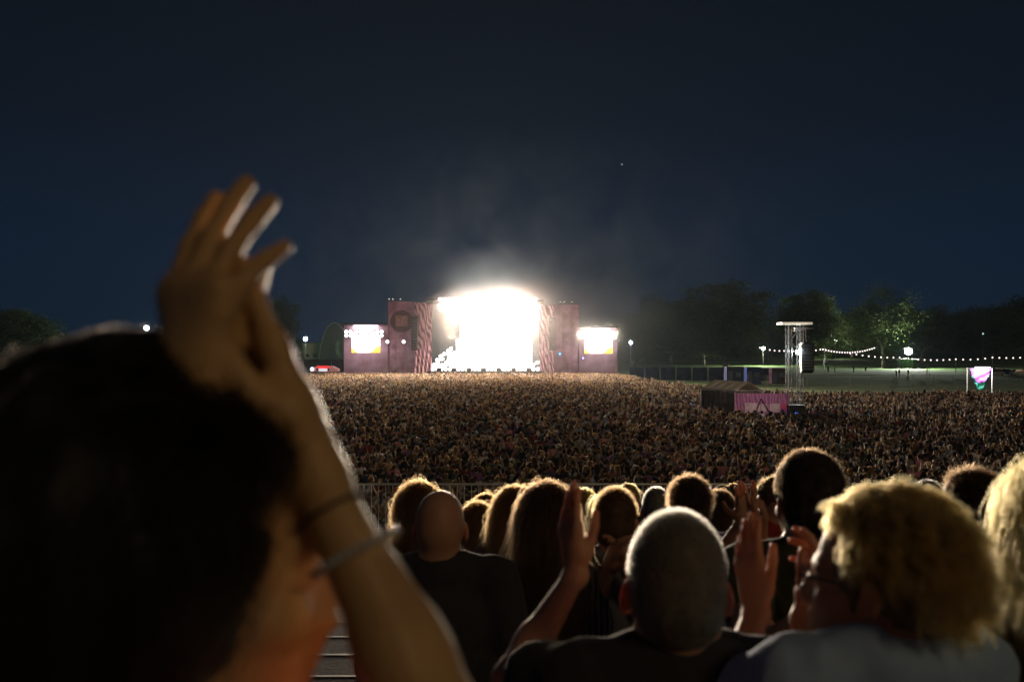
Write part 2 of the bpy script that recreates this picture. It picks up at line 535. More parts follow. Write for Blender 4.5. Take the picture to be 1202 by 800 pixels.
    def trousers(s, vox=.016):
        S = s.s; B = s.b; g = .012
        f = Field(np.arange(-.26 * S * B, .26 * S * B, vox), np.arange(-.18, .2, vox), np.arange(.04 * S, 1.02 * S, vox))
        c = lambda x, y, z: np.array([x, y, z]) * S
        for q in (-1, 1):
            f.cap(c(q * .09, 0, .88), c(q * .10, .01, .50), .083 * S + g, .062 * S + g, k=.02)
            f.cap(c(q * .10, .01, .50), c(q * .105, -.012, .12), .062 * S + g, .050 * S + g, k=.02)
        f.ell(c(0, -.005, .93), c(.165 * B, .118 * B, .14) + g, k=.05)
        f.plane(2, .08 * S, True); f.plane(2, .97 * S, False)
        return f.mesh()
    def shoe(s, q):
        S = s.s; m = MB()
        m.ball((q * .118 * S, .05 * S, .05 * S), (.05 * S, .145 * S, .052 * S), 12, 8)
        return m
    def cap_mesh(s, style, vox=.007):
        """the mass of hair close to the skull, cut round the face"""
        S = s.s; M = s.HR
        c = lambda x, y, z: np.array([x, y, z]) * S
        ctr = s.H((0, -.02, 1.60)); r = .40 if style in ('long', 'blonde', 'curly', 'bush') else .2
        f = Field(*[np.arange(ctr[i] - r, ctr[i] + r, vox) for i in range(3)])
        if style in ('short', 'crop'):
            t = .013 if style == 'short' else .004
            f.ell(s.H((0, -.014, 1.652)), c(.080, .097, .097) + t, k=.02, M=M)
            f.ell(s.H((0, -.045, 1.60)), c(.075, .075, .076) + t, k=.02, M=M)
            f.ripple(.003 if style == 'short' else .0008, 90, 3)
            f.ell(s.H((0, .085, 1.575)), c(.095, .075, .085), k=.01, M=M, sub=True)
            for q in (-1, 1): f.ell(s.H((q * .085, .004, 1.592)), c(.026, .030, .040), k=.006, M=M, sub=True)
            f.ell(s.H((0, .0, 1.48)), c(.12, .14, .065), k=.01, M=M, sub=True)
        elif style == 'long':
            f.ell(s.H((0, -.016, 1.652)), c(.076, .097, .100) + .012, k=.02, M=M)
            f.cap(s.H((0, -.06, 1.62)), np.array(s.H((0, -.085, 1.33))), .070 * S, .066 * S, k=.05, flat=.6, side=M[:, 1])
            f.ripple(.004, 60, 5, (1, 1, .1))
            f.ell(s.H((0, .085, 1.575)), c(.085, .072, .10), k=.01, M=M, sub=True)
        elif style == 'curly':
            f.ell(s.H((0, -.035, 1.635)), c(.100, .110, .105), k=.02, M=M)
            f.ripple(.010, 75, 5, (1, 1, 1))
            f.ell(s.H((0, .11, 1.575)), c(.105, .085, .10), k=.01, M=M, sub=True)
        elif style == 'bush':
            f.ell(s.H((0, -.065, 1.61)), c(.13, .13, .125), k=.02, M=M)
            f.ripple(.010, 60, 5, (1, 1, 1))
            f.ell(s.H((0, .145, 1.59)), c(.16, .105, .12), k=.01, M=M, sub=True)
        return f.mesh()
    def strands(s, style, n, seed=1, length=None, pts=None):
        """(n, pts, 3) strand polylines"""
        r = np.random.default_rng(seed); S = s.s; M = s.HR
        C = np.array([0, -.014, 1.650]) * S; rad = np.array([.077, .098, .101]) * S
        V = r.normal(size=(n * 5, 3)); V /= np.linalg.norm(V, axis=1)[:, None]
        x, y, z = V.T
        keep = (z > -.15 - .75 * np.clip(-y, 0, 1)) & ~((y > .45) & (z < .50)) & ~((np.abs(x) > .7) & (z < .0) & (y > -.35))
        V = V[keep][:n]; n = len(V)
        root = C + V * rad
        N = V / rad; N /= np.linalg.norm(N, axis=1)[:, None]
        ln = length or {'short': .035, 'crop': .007, 'long': .42, 'curly': .12, 'bush': .18}[style]
        L_ = ln * r.uniform(.65, 1.1, n)
        m = pts or {'short': 5, 'crop': 2, 'long': 14, 'curly': 14, 'bush': 12}[style]
        out = np.zeros((n, m, 3)); out[:, 0] = root
        p = root.copy(); step = (L_ / (m - 1))[:, None]
        g = np.array([0, 0, -1.])
        back = np.array([0, -.6, -.8])
        layer = r.uniform(.006, .022, n)[:, None] * (1.5 if style == 'long' else 1)
        fly = r.random(n) < .05; layer[fly] *= 1.5
        if style in ('curly', 'bush'):
            ph = r.uniform(0, 6.28, n); cr_ = r.uniform(.006, .013, n) * (1.15 if style == 'bush' else 1)
            big = (np.array([.138, .145, .132]) if style == 'curly' else np.array([.160, .175, .132])) * S
            cc = np.array([0, -.035, 1.640 if style == 'curly' else 1.60]) * S
            tgt = cc + V * big * r.uniform(.75, 1.06, n)[:, None] + r.normal(size=(n, 3)) * .010
            if style == 'bush': tgt[:, 2] -= .10 * S * r.uniform(0, 1, n) * (V[:, 2] < .5)
            if style == 'curly': tgt[:, 2] -= .035 * S * r.uniform(0, 1, n) * (V[:, 2] < .35)
            tgt[:, 1] = np.minimum(tgt[:, 1], ((.075 if style == 'curly' else .045) + .05 * (V[:, 2] > .6)) * S)
            u_ = np.cross(N, g); u_ /= np.linalg.norm(u_, axis=1)[:, None] + 1e-6; v_ = np.cross(N, u_)
            mid = root + N * np.linalg.norm(tgt - root, axis=1)[:, None] * .5
            turns = r.uniform(1.3, 2.6, n)
            for i in range(m):
                t = i / (m - 1)
                q = root * (1 - t) ** 2 + 2 * mid * t * (1 - t) + tgt * t * t
                a = ph + 6.28 * turns * t
                q = q + (u_ * np.cos(a)[:, None] + v_ * np.sin(a)[:, None]) * (cr_ * min(1, t * 3))[:, None] + g * .012 * t * t
                out[:, i] = q
        else:
            rn = r.normal(size=(n, 3)) * .25; rn[fly] *= 1.35
            wv = r.uniform(0, 6.28, n); wf = r.uniform(18, 30)
            clump = np.round(r.uniform(0, 60, n)) * .7
            for i in range(1, m):
                t = i / (m - 1)
                if style == 'crop': d = N + rn * .6
                elif style == 'short': d = N * (1 - .55 * t) + back * .55 * (.4 + t) + rn * 1.3
                else:
                    d = N * max(0, .55 - 2.2 * t) + g * (.35 + 1.2 * t) + rn * .35 + np.array([0, -.55, 0]) * (1 if t < .4 else 0)
                    d = d + np.stack([np.sin(wf * t * .8 + clump), np.cos(wf * t * .7 + clump * 1.7) * .5, 0 * wv], 1) * .32
                d /= np.linalg.norm(d, axis=1)[:, None]
                p = p + d * step
                if style in ('long', 'short'):
                    for cc, rr in ((C, rad), (np.array([0, 0, 1.45]) * S, np.array([.062, .07, .15]) * S), (np.array([0, -.01, 1.27]) * S, np.array([.185, .125, .20]) * S)):
                        q = (p - cc) / (rr + layer * (.5 if style == 'short' else 1))
                        k_ = np.linalg.norm(q, axis=1)[:, None]
                        p = np.where(k_ < 1, cc + (p - cc) / np.maximum(k_, .3), p)
                out[:, i] = p
        cl = {'curly': .80, 'bush': .5, 'long': .62, 'short': .45, 'crop': 0}[style]
        if cl and n > 500:
            G = r.choice(np.where(~fly)[0], {'curly': 420, 'bush': 260, 'long': 130, 'short': 260}[style], replace=False)
            rt = V[G]; nr = np.argmax(V @ rt.T + r.normal(size=(n, 1)) * 0, axis=1)
            w_ = (cl * np.linspace(0, 1, m) ** .7)[None, :, None] * (r.uniform(.5, 1.1, n) * (1 - .8 * fly))[:, None, None]
            out = out + (out[G[nr]] - out) * w_
        flat = out.reshape(-1, 3)
        # the head turns; hair below the chin follows less
        a = np.clip((flat[:, 2] / S - 1.38) / .14, 0, 1)[:, None] if style == 'long' else 1.
        rot = s.piv + (flat - s.piv) @ M.T
        flat = flat * (1 - a) + rot * a - s.sink
        return flat.reshape(n, m, 3)

def hair_curves(name, S_, radius, m, parent):
    n, k, _ = S_.shape
    hc = bpy.data.hair_curves.new(name)
    hc.add_curves([k] * n)
    hc.attributes['position'].data.foreach_set('vector', np.ascontiguousarray(S_.reshape(-1), dtype=np.float32))
    ra = hc.attributes.get('radius') or hc.attributes.new('radius', 'FLOAT', 'POINT')
    t = np.linspace(0, 1, k); rr = radius * (1 - .75 * t ** 2)
    ra.data.foreach_set('value', np.tile(rr, n).astype(np.float32))
    hc.materials.append(m)
    o = bpy.data.objects.new(name, hc); col.objects.link(o); o.parent = parent
    return o
def ribbons(S_, width):
    """strands as thin triangles, for people far off"""
    n, k, _ = S_.shape
    a, b = S_[:, 0], S_[:, -1]
    d = b - a; u_ = np.cross(d, rng.normal(size=(n, 3))); u_ /= np.linalg.norm(u_, axis=1)[:, None] + 1e-9
    mid = S_[:, k // 2]
    V = np.concatenate([a - u_ * width, a + u_ * width, mid + u_ * width, mid - u_ * width, b, b + u_ * width * .2])
    i = np.arange(n)
    Q = np.concatenate([np.stack([i, i + n, i + 2 * n, i + 3 * n], 1), np.stack([i + 3 * n, i + 2 * n, i + 5 * n, i + 4 * n], 1)])
    return V, Q
# ------------------------------------------------------------------ ground
def ground_z(x, y):
    """flat field, then a gentle rise beyond the stage and the trees"""
    t = max(0, y - 235); z = .000045 * t * t if t < 260 else 3.04 + (t - 260) * .0117
    return min(z, 9) * (1 if x > -10 else .8)
xs_ = np.unique(np.concatenate([np.linspace(-3000, -400, 8), np.linspace(-400, 400, 41), np.linspace(400, 3000, 8)]))
ys_ = np.unique(np.concatenate([np.linspace(-400, 0, 4), np.linspace(0, 700, 71), np.linspace(700, 4000, 10)]))
gv = [(x, y, ground_z(x, y)) for y in ys_ for x in xs_]
nxg = len(xs_)
gq = [[j * nxg + i, j * nxg + i + 1, (j + 1) * nxg + i + 1, (j + 1) * nxg + i] for j in range(len(ys_) - 1) for i in range(nxg - 1)]
grass = mat('grass', (.030, .075, .010), .95, noise=.5, nscale=.12, bump=.3, bscale=3, base2=(.065, .125, .016), dist=.05)
tag(link('ground', mesh_np('ground', np.array(gv), np.array(gq), [grass])), 'mown grass field rising gently behind the crowd', kind='structure')

steel = mat('galvanised steel', (.42, .42, .42), .35, .9, noise=.15, nscale=20)
black = mat('black paint', (.02, .02, .022), .5, noise=.3, nscale=8)
concrete = mat('worn tread board', (.05, .05, .045), .85, noise=.3, nscale=5, bump=.3, bscale=30)
nosing = mat('step edge metal', (.45, .44, .40), .4, .6, noise=.2, nscale=12)

# paths beyond the field
pathm = mat('pale gravel path', (.30, .29, .24), .9, noise=.2, nscale=1)
def strip(name, pts, wd, m, dz=.03):
    v = []; 
    for i, (x, y) in enumerate(pts):
        a = Vector(pts[max(0, i - 1)]); b = Vector(pts[min(len(pts) - 1, i + 1)]); d = (b - a).normalized(); nn = Vector((-d.y, d.x)) * wd / 2
        for q in (nn, -nn): v.append((x + q.x, y + q.y, ground_z(x + q.x, y + q.y) + dz))
    me = bpy.data.meshes.new(name); me.from_pydata(v, [], [[2 * i, 2 * i + 1, 2 * i + 3, 2 * i + 2] for i in range(len(pts) - 1)]); me.materials.append(m)
    return link(name, me)
pp = [(180 + i * -9, 322 + i * 5 + 6 * math.sin(i * .4)) for i in range(14)]
tag(strip('path', pp[::-1], 4.5, pathm), 'pale path curving past the shelter', kind='structure')
asph = mat('track asphalt', (.05, .05, .05), .9, noise=.3, nscale=2)
tag(strip('track', [(-250 + i * 25, 158 if i > 14 else 245) for i in range(25)][14:], 8, asph, .02), 'dark service track behind the crowd', kind='structure')

# ------------------------------------------------------------------ grandstand: a step every 0.82 m
ROW = .82
def floor_z(y):
    r = math.floor((y + 2.05) / ROW)
    return 5.63 - .0875 * r
gs = empty('grandstand', (0, 20.5, 0))
tag(gs, 'stepped grandstand with pale metal step edges under the standing audience', 'grandstand')
sm = MB().box((0, 0, 0), (30, ROW + .05, .06)).mesh('step', concrete)
nm = MB().box((0, 0, 0), (30, .035, .05)).mesh('step_edge', nosing)
rm = MB().box((0, 0, 0), (30, .02, .16)).mesh('riser', black)
for r_ in range(-1, 27):
    y0 = r_ * ROW - 2.05
    z = 5.63 - .0875 * r_
    st = link('step', sm, gs); st.location = (0, y0 + ROW / 2 - 20.5, z - .03)
    ed = link('step_edge', nm, st); ed.location = (0, ROW / 2 + .012, .008)
fr = MB()
for x in np.arange(-15, 15.1, 2.5):
    fr.tube((x, -20, 5.3), (x, .0, 3.05), .05); fr.tube((x, -20, 0), (x, -20, 5.3), .05); fr.tube((x, -10, 0), (x, -10, 4.2), .05); fr.tube((x, 0, 0), (x, 0, 3.1), .05)
fr.build('frame', steel, gs)
# railing along the front of the stand
RY = 20.55; RZ = floor_z(20.2)
rl = empty('railing', (0, RY, RZ)); tag(rl, 'grey steel railing with upright bars along the front of the stand', 'railing')
rsteel = mat('pale rail paint', (.62, .62, .60), .45, .3)
MB().tube((-14, 0, 1.12), (14, 0, 1.12), .027, 8).build('top_rail', rsteel, rl, True)
MB().tube((-14, 0, .13), (14, 0, .13), .020, 6).build('bottom_rail', rsteel, rl, True)
bar = MB().tube((0, 0, .13), (0, 0, 1.10), .010, 6, cap=False).mesh('bar', rsteel)
pst = MB().box((0, 0, .50), (.05, .05, 1.2)).mesh('post', rsteel)
x = -13.9
while x < 14:
    o = link('bar', bar, rl); o.location = (x, 0, 0); x += .15
for x in np.arange(-14, 14.1, 2.0):
    o = link('post', pst, rl); o.location = (x, .03, 0)

# ------------------------------------------------------------------ the stage
SY = 200.
def sx_(px): return (px - 601) / F * SY
def sz_(py): return CAMZ - (py - HY) / F * SY
def banner_mat(name, c1, c2, scale=.35, angle=0):
    m = mat(name, c1, .8)
    t = m.node_tree; b = t.nodes['Principled BSDF']
    co = t.nodes.new('ShaderNodeTexCoord'); mp = t.nodes.new('ShaderNodeMapping'); mp.inputs['Rotation'].default_value = (0, angle, 0); mp.inputs['Scale'].default_value = (1, 1, .35)
    wv = t.nodes.new('ShaderNodeTexWave'); wv.inputs['Scale'].default_value = scale; wv.inputs['Distortion'].default_value = 9; wv.inputs['Detail'].default_value = 4; wv.inputs['Detail Scale'].default_value = 1.3
    r = t.nodes.new('ShaderNodeValToRGB'); r.color_ramp.elements[0].color = (*c2, 1); r.color_ramp.elements[1].color = (*c1, 1); r.color_ramp.elements[0].position = .25; r.color_ramp.elements[1].position = .6
    t.links.new(co.outputs['Object'], mp.inputs[0]); t.links.new(mp.outputs[0], wv.inputs['Vector']); t.links.new(wv.outputs['Fac'], r.inputs[0]); t.links.new(r.outputs[0], b.inputs['Base Color'])
    return m
pink = mat('pink printed scrim', (.26, .12, .20), .8, noise=.3, nscale=.55, base2=(.62, .37, .55))
pinkd = banner_mat('slanted pink scrim', (.80, .50, .64), (.24, .10, .17), .55, .75)
dusk = mat('dull pink scrim', (.26, .13, .18), .8, noise=.3, nscale=.4, base2=(.46, .30, .42))
darkc = mat('dark cloth', (.03, .03, .032), .9, noise=.3, nscale=1)
st = empty('main_stage', (-5.6, SY, 0)); tag(st, 'large concert stage glaring white between tall pink printed towers', 'stage')
def ST(x, y, z): return (x + 5.6, y, z)
XL, XR = sx_(507), sx_(632)        # opening
TZ = sz_(352)
MB().box(ST((XL + XR) / 2, 8, 1.0), (XR - XL + 2, 18, 2.0)).build('deck', black, st)
rf = MB()
rf.box(ST((XL + XR) / 2, 9.5, TZ + .1), (XR - XL + 2, 20, .4))
for k in range(9):
    x0 = XL - 1 + k * (XR - XL + 2) / 8
    rf.tube(ST(x0, -1.6, TZ - .8), ST(x0, -1.6, TZ + .3), .07)
    if k < 8:
        x1 = x0 + (XR - XL + 2) / 8
        rf.tube(ST(x0, -1.6, TZ - .8), ST(x1, -1.6, TZ + .3), .05)
rf.tube(ST(XL - 1, -1.6, TZ - .8), ST(XR + 1, -1.6, TZ - .8), .09).tube(ST(XL - 1, -1.6, TZ + .3), ST(XR + 1, -1.6, TZ + .3), .09)
rf.build('roof', black, st)
MB().box(ST((XL + XR) / 2, 17.6, TZ / 2 + .5), (XR - XL + 3, .3, TZ)).build('back_wall', darkc, st)
glow = mat('stage light glass', (.9, .9, .9), emit=(1, .97, .92), es=9)
wallm = mat('white video wall', (.8, .8, .8), emit=(1, .98, .95), es=2.6)
vw = MB()
nw = 7; vx0, vx1 = sx_(533), sx_(626)
for j in range(4):
    for i in range(nw):
        vx0 = sx_((527, 532, 537, 543)[j])
        wq = (vx1 - vx0) / nw
        hq = (TZ - 1.4 - 2.4) / 4
        link('wall_panel', MB().box((0, 0, 0), (wq - .06, .15, hq - .06)).mesh('wall_panel', wallm), st).location = ST(vx0 + wq * (i + .5), 9.5, 2.4 + hq * (j + .5))
# lamps: two rows under the front truss, one along the deck, one in the middle of the stage
lh = MB(); lh.tube((0, .55, 0), (0, .05, 0), .22, 10, .36, m=0); lh.box((0, .35, .38), (.12, .12, .3), m=0); lh.tube((0, .05, 0), (0, .0, 0), .34, 12, .34, m=1)
lmesh = lh.mesh('stage_lamp', [black, glow], False)
def stage_lamp(x, y, z, rx=0):
    o = link('stage_lamp', lmesh, st); o.location = ST(x, y, z); o.rotation_euler = (rx, 0, 0); return o
for i in range(22):
    xx = sx_(517.5 + i * (628 - 517.5) / 21)
    stage_lamp(xx, -1.7, TZ + .05)
    stage_lamp(xx, -1.3, TZ - 1.0 - .25 * math.sin(i * .5))
    if i > 3: stage_lamp(xx, -.6, TZ - 1.9)
for i in range(26):
    xx = sx_(508.5 + i * (631 - 508.5) / 25)
    stage_lamp(xx, -.4, 2.45)
    stage_lamp(xx, 1.4, 3.25 + (.5 if i % 2 else 0))
    if 3 < i < 24: stage_lamp(xx, 4.0, 4.6)
for i in range(34):  # extra lamps scattered low on the left to stand in for bloom
    u_ = random.random() ** .8; stage_lamp(sx_(508 + 27 * u_), random.uniform(.2, 4), 2.6 + random.random() * (1.6 + 3.2 * u_))
for i in range(16):
    xx = sx_(548 + i * (620 - 548) / 15)
    for zz in (6.2, 7.9, 9.6, 11.3, 13.0): stage_lamp(xx, 5.5, zz)
# light of those rows; spots set lower and ahead so the mouth glares
for xx, zz, en in ((XL + 4, 9.5, 1.0), ((XL + XR) / 2 + 2, 10, 1.4), (XR - 3, 9.5, 1.0), ((XL + XR) / 2, 4.5, .6)):
    lamp('stage_beam', 'SPOT', ST(xx, -3.2, zz), None, 200000 * en, (1, .84, .60), .9, 76, 1, st).rotation_euler = (R(-89.5), 0, 0)
lamp('stage_wash', 'AREA', ST((XL + XR) / 2, -2.2, TZ - 1.2), (ST((XL + XR) / 2, -60, 0)), 150000, (1, .74, .60), 18, parent=st, size_y=1.5)
for yaw_ in (-52, -27, 0, 27, 52):  # spots added to brighten the field crowd, without fixtures of their own
    lamp('crowd_fill_beam', 'SPOT', ST((XL + XR) / 2 + yaw_ * .12, -3.4, 12), None, 330000, (1, .82, .50), .8, 36, 1, st).rotation_euler = (R(-70), 0, R(yaw_ * .8))
lamp('smoke_wash', 'AREA', ST((XL + XR) / 2, 3.0, TZ + 1.2), (ST((XL + XR) / 2 + 1, 6, TZ + 30)), 3000, (1, .98, .92), 14, parent=st, size_y=4)  # added over the roof, aimed up to make the smoke glow
for i, xx in enumerate(np.linspace(XL + 1.5, XR - 2, 7)):
    mw = MB().box((0, 0, .25), (1.0, .6, .5)); mw.box((0, .4, .45), (1.0, .3, .5))
    o = link('floor_monitor', mw.mesh('floor_monitor', black), st); o.location = ST(xx, -.75, 2.0)

def tower(name, x0, x1, xs0, xs1, ztop, label, flip):
    t = empty(name, ((x0 + x1) / 2, SY, 0)); tag(t, label, 'stage tower')
    cx = (x0 + x1) / 2
    MB().box((0, 3.0, ztop / 2), (abs(x1 - x0), 3.6, ztop)).build('scaffold_core', darkc, t)
    # front scrim in panels, with shallow sag
    n = 3
    for i in range(n):
        a = x0 + (x1 - x0) * i / n - cx; b = x0 + (x1 - x0) * (i + 1) / n - cx
        g = []; q = []
        for jz in range(9):
            for ix in range(5):
                g.append((a + (b - a) * ix / 4, 1.0 - .18 * math.sin(math.pi * ix / 4) * math.sin(math.pi * jz / 8), ztop * jz / 8))
        for jz in range(8):
            for ix in range(4):
                k = jz * 5 + ix; q.append([k, k + 1, k + 6, k + 5])
        link('scrim_panel', mesh_np('scrim_panel', np.array(g), np.array(q), [pink]), t)
    # return scrim facing the stage mouth, folded on the slant
    g = []; q = []; nx_, nz_ = 25, 13
    for jz in range(nz_):
        for ix in range(nx_):
            u = ix / (nx_ - 1); v = jz / (nz_ - 1)
            g.append((xs0 + (xs1 - xs0) * u - cx, -.3 + 1.4 * (u if flip else 1 - u) * 0 + .12 * math.sin((u * 9 + v * 4 * (1 if flip else -1)) * 3.1), ztop * (.985 * v)))
    for jz in range(nz_ - 1):
        for ix in range(nx_ - 1):
            k = jz * nx_ + ix; q.append([k, k + 1, k + nx_ + 1, k + nx_])
    link('folded_scrim', mesh_np('folded_scrim', np.array(g), np.array(q), [pinkd]), t)
    # dark round emblem with a paler square
    if not flip:
        MB().tube((sx_(471) - cx, .78, sz_(377)), (sx_(471) - cx, .72, sz_(377)), 2.3, 24).build('round_emblem', mat('dark print', (.10, .045, .055), .8, noise=.4, nscale=2), t)
        MB().box((sx_(471) - cx, .68, sz_(376.5)), (2.4, .05, 2.2)).build('square_emblem', mat('pale print', (.38, .22, .22), .8, noise=.5, nscale=1.5), t)
    for q_ in (-.9, -.3, .9):
        o = MB().box((0, 0, .2), (.22, .22, .4)).ball((0, 0, .5), .16, 8, 6, 1).build('beacon', [black, mat('beacon glass', (.7, .7, .6), emit=(1, .9, .7), es=.7)], t)
        o.location = (q_ * 1.3 - (1.5 if not flip else 0), 1.5, ztop)
    return t
tl = tower('stage_tower', sx_(455), sx_(487), sx_(487), sx_(507), sz_(353.5), 'tall pink printed scaffold tower with dark round emblem beside the blinding stage', False)
tr_ = tower('stage_tower', sx_(650), sx_(680), sx_(633), sx_(650), sz_(357), 'smoky pink scaffold tower between the stage and the nearer tree side screen', True)
def line_array(x, ztop, zbot, label, y=SY - 1.6):
    t = empty('line_array', (x, y, zbot)); tag(t, label, 'loudspeaker', 'loudspeaker columns hanging beside the stage')
    n = 12; h = (ztop - zbot) / n
    cab = MB().box((0, 0, h * .5), (1.25, .8, h * .93)).box((0, -.43, h * .5), (1.05, .06, h * .7)).mesh('cabinet', black)
    for i in range(n):
        o = link('cabinet', cab, t); o.location = (0, .012 * i * i * .3, i * h)
    MB().tube((0, 0, ztop - zbot), (0, .2, ztop - zbot + 1.6), .06).build('chain', steel, t)
line_array(sx_(487.5), sz_(371), sz_(411), 'tall black loudspeaker column against the clear pink tower')
line_array(sx_(648), sz_(373), sz_(411), 'tall black loudspeaker column against the smoky pink tower')

def wing(px0, px1, py0, sc0, sc1, spy0, spy1, lamps, label, bright):
    x0, x1 = sx_(px0), sx_(px1); zt = sz_(py0); cx = (x0 + x1) / 2
    t = empty('stage_wing', (cx, SY + .5, 0)); tag(t, label, 'stage wing')
    a, b = sx_(sc0), sx_(sc1); z0, z1 = sz_(spy1), sz_(spy0)
    m = MB()
    for k0, k1, q0, q1 in ((x0, a, 0, zt), (b, x1, 0, zt), (a, b, 0, z0), (a, b, z1, zt)):
        m.box(((k0 + k1) / 2 - cx, .3, (q0 + q1) / 2), (abs(k1 - k0), .5, q1 - q0))
    m.build('cladding', dusk, t)
    sm_ = bpy.data.materials.new('video picture'); sm_.use_nodes = True
    q = sm_.node_tree; bs = q.nodes['Principled BSDF']; bs.inputs['Base Color'].default_value = (.05, .05, .05, 1)
    co = q.nodes.new('ShaderNodeTexCoord'); n_ = q.nodes.new('ShaderNodeTexNoise'); n_.inputs['Scale'].default_value = 2.6; n_.inputs['Detail'].default_value = 3
    sp = q.nodes.new('ShaderNodeSeparateXYZ'); q.links.new(co.outputs['Generated'], sp.inputs[0]); q.links.new(co.outputs['Generated'], n_.inputs['Vector'])
    ad = q.nodes.new('ShaderNodeMath'); ad.operation = 'ADD'; ml = q.nodes.new('ShaderNodeMath'); ml.operation = 'MULTIPLY'; ml.inputs[1].default_value = .9
    ab = q.nodes.new('ShaderNodeMath'); ab.operation = 'SUBTRACT'; ab.inputs[1].default_value = .45; a2 = q.nodes.new('ShaderNodeMath'); a2.operation = 'ABSOLUTE'
    q.links.new(sp.outputs['X'], ab.inputs[0]); q.links.new(ab.outputs[0], a2.inputs[0])
    s2 = q.nodes.new('ShaderNodeMath'); s2.operation = 'SUBTRACT'; q.links.new(a2.outputs[0], s2.inputs[0]); q.links.new(sp.outputs['Z'], ml.inputs[0]); q.links.new(ml.outputs[0], s2.inputs[1])
    q.links.new(s2.outputs[0], ad.inputs[0]); m3 = q.nodes.new('ShaderNodeMath'); m3.operation = 'MULTIPLY'; m3.inputs[1].default_value = .35; q.links.new(n_.outputs['Fac'], m3.inputs[0]); q.links.new(m3.outputs[0], ad.inputs[1])
    r = q.nodes.new('ShaderNodeValToRGB'); el_ = r.color_ramp.elements; el_[0].position = .36; el_[0].color = (1, .97, .90, 1); el_[1].position = .44; el_[1].color = (.85, .55, .04, 1)
    q.links.new(ad.outputs[0], r.inputs[0]); q.links.new(r.outputs[0], bs.inputs['Emission Color']); bs.inputs['Emission Strength'].default_value = bright
    MB().box(((a + b) / 2 - cx, .10, (z0 + z1) / 2), (b - a - .1, .12, z1 - z0 - .1)).build('video_screen', sm_, t)
    MB().box((0, -1.0, zt + .05), (x1 - x0, .3, .3)).build('truss', black, t)
    for i, (lx, ly) in enumerate(lamps):
        bm = MB().box((0, .12, 0), (1.7, .3, 1.5), m=0)
        for u in (-.42, .42):
            for v in (-.38, .38): bm.tube((u, -.04, v), (u, -.10, v), .33, 10, m=1)
        o = bm.build('blinder_lamp', [black, glow], t); o.location = (sx_(lx) - cx, -1.1, sz_(ly))
        lamp('blinder_beam', 'SPOT', (sx_(lx) - cx, -1.4, sz_(ly)), None, 30000, (1, .86, .64), .7, 90, 1, t).rotation_euler = (R(-88), 0, 0)
    lamp('screen_wash', 'AREA', ((a + b) / 2 - cx, -2.2, z1 + .3), ((a + b) / 2 - cx, 2, z0 - 4), 900, (1, .93, .85), 5, parent=t)
    return t
wing(403, 455, 380.5, 412, 446, 389, 414, [(409.5, 391.5), (421.5, 391.5), (433.5, 391.5), (446, 391.5)], 'dull pink stage wing with bright video screen beside the clear tower', 3.0)
wing(680, 725, 384, 686, 719.5, 390, 415, [(684, 393), (694, 391), (705, 391), (717, 393)], 'smoky pink stage wing with bright video screen by the dark trees', 3.0)
for px, py in ((455, 401), (474, 401)):
    m = MB().box((0, .2, 0), (.7, .3, .5)).tube((0, .06, 0), (0, 0, 0), .30, 12, m=1)
    o = m.build('spot_lamp', [black, glow]); o.location = (sx_(px), SY - .4, sz_(py))
    tag(o, 'small white spot lamp on the pink cladding, ' + ('nearer the video screen' if px < 460 else 'nearer the loudspeaker column'), 'lamp', 'small spot lamps by the clear tower')
for px, py, c in ((657, 415, (.1, .5, 1)), (684, 420, (.5, .4, 1))):
    m = MB().box((0, .2, 0), (.7, .3, .6)).tube((0, .06, 0), (0, 0, 0), .26, 12, m=1)
    o = m.build('colour_lamp', [black, mat('coloured lamp glass', c, emit=c, es=1.6)]); o.location = (sx_(px), SY - .8, sz_(py))
    tag(o, ('blue' if c[0] < .3 else 'pale violet') + ' stage lamp low on the smoky tower side', 'lamp')

# ------------------------------------------------------------------ delay tower, tent, banner box on the field
def at(px, py, d): return P(px, py, d)
D0 = 96.
tx = at(932.5, 405, D0).x
dt = empty('delay_tower', (tx, D0, 0)); tag(dt, 'tall steel truss tower topped by a flat pale roof above the crowd', 'truss tower')
ht = CAMZ - (381 - HY) / F * D0
hw = .56
tsteel = mat('dull truss metal', (.16, .16, .16), .5, .6)
for q, r_ in ((-1, -1), (1, -1), (1, 1), (-1, 1)):
    for u in (-.14, .14):
        MB().tube((q * hw + u, r_ * .6, 0), (q * hw + u, r_ * .6, ht), .028, 6).build('chord', tsteel, dt)
br = MB()
for q in (-1, 1):
    for r_ in (-1, 1):
        z = 0; k = 0
        while z < ht - .45:
            s_ = .14 if k % 2 else -.14
            br.tube((q * hw + s_, r_ * .6, z), (q * hw - s_, r_ * .6, z + .45), .02, 4); br.tube((q * hw - .16, r_ * .6, z), (q * hw + .16, r_ * .6, z), .02, 4); z += .45; k += 1
for k in range(6):
    z = k * ht / 6; s_ = 1 if k % 2 else -1
    br.tube((-s_ * hw, -.6, z), (s_ * hw, -.6, z + ht / 6), .03, 5)
br.build('bracing', tsteel, dt)
MB().box((0, 0, 0), (2.95, 2.0, .22)).build('top_roof', mat('glowing pale sheet', (.75, .72, .62), .6, emit=(1, .9, .7), es=.30), dt).location = (0, 0, ht + .12)  # roof sheet glows by itself in place of light falling on it
MB().tube((0, 0, ht - .35), (1.9, 0, ht - .35), .06).tube((0, 0, ht - .6), (1.9, 0, ht - .35), .04).build('boom', steel, dt)
lamp('tower_wash', 'SPOT', (0, -4.5, ht - 1.6), (0, 0, ht), 260, (1, .88, .7), .3, 60, 1, dt)
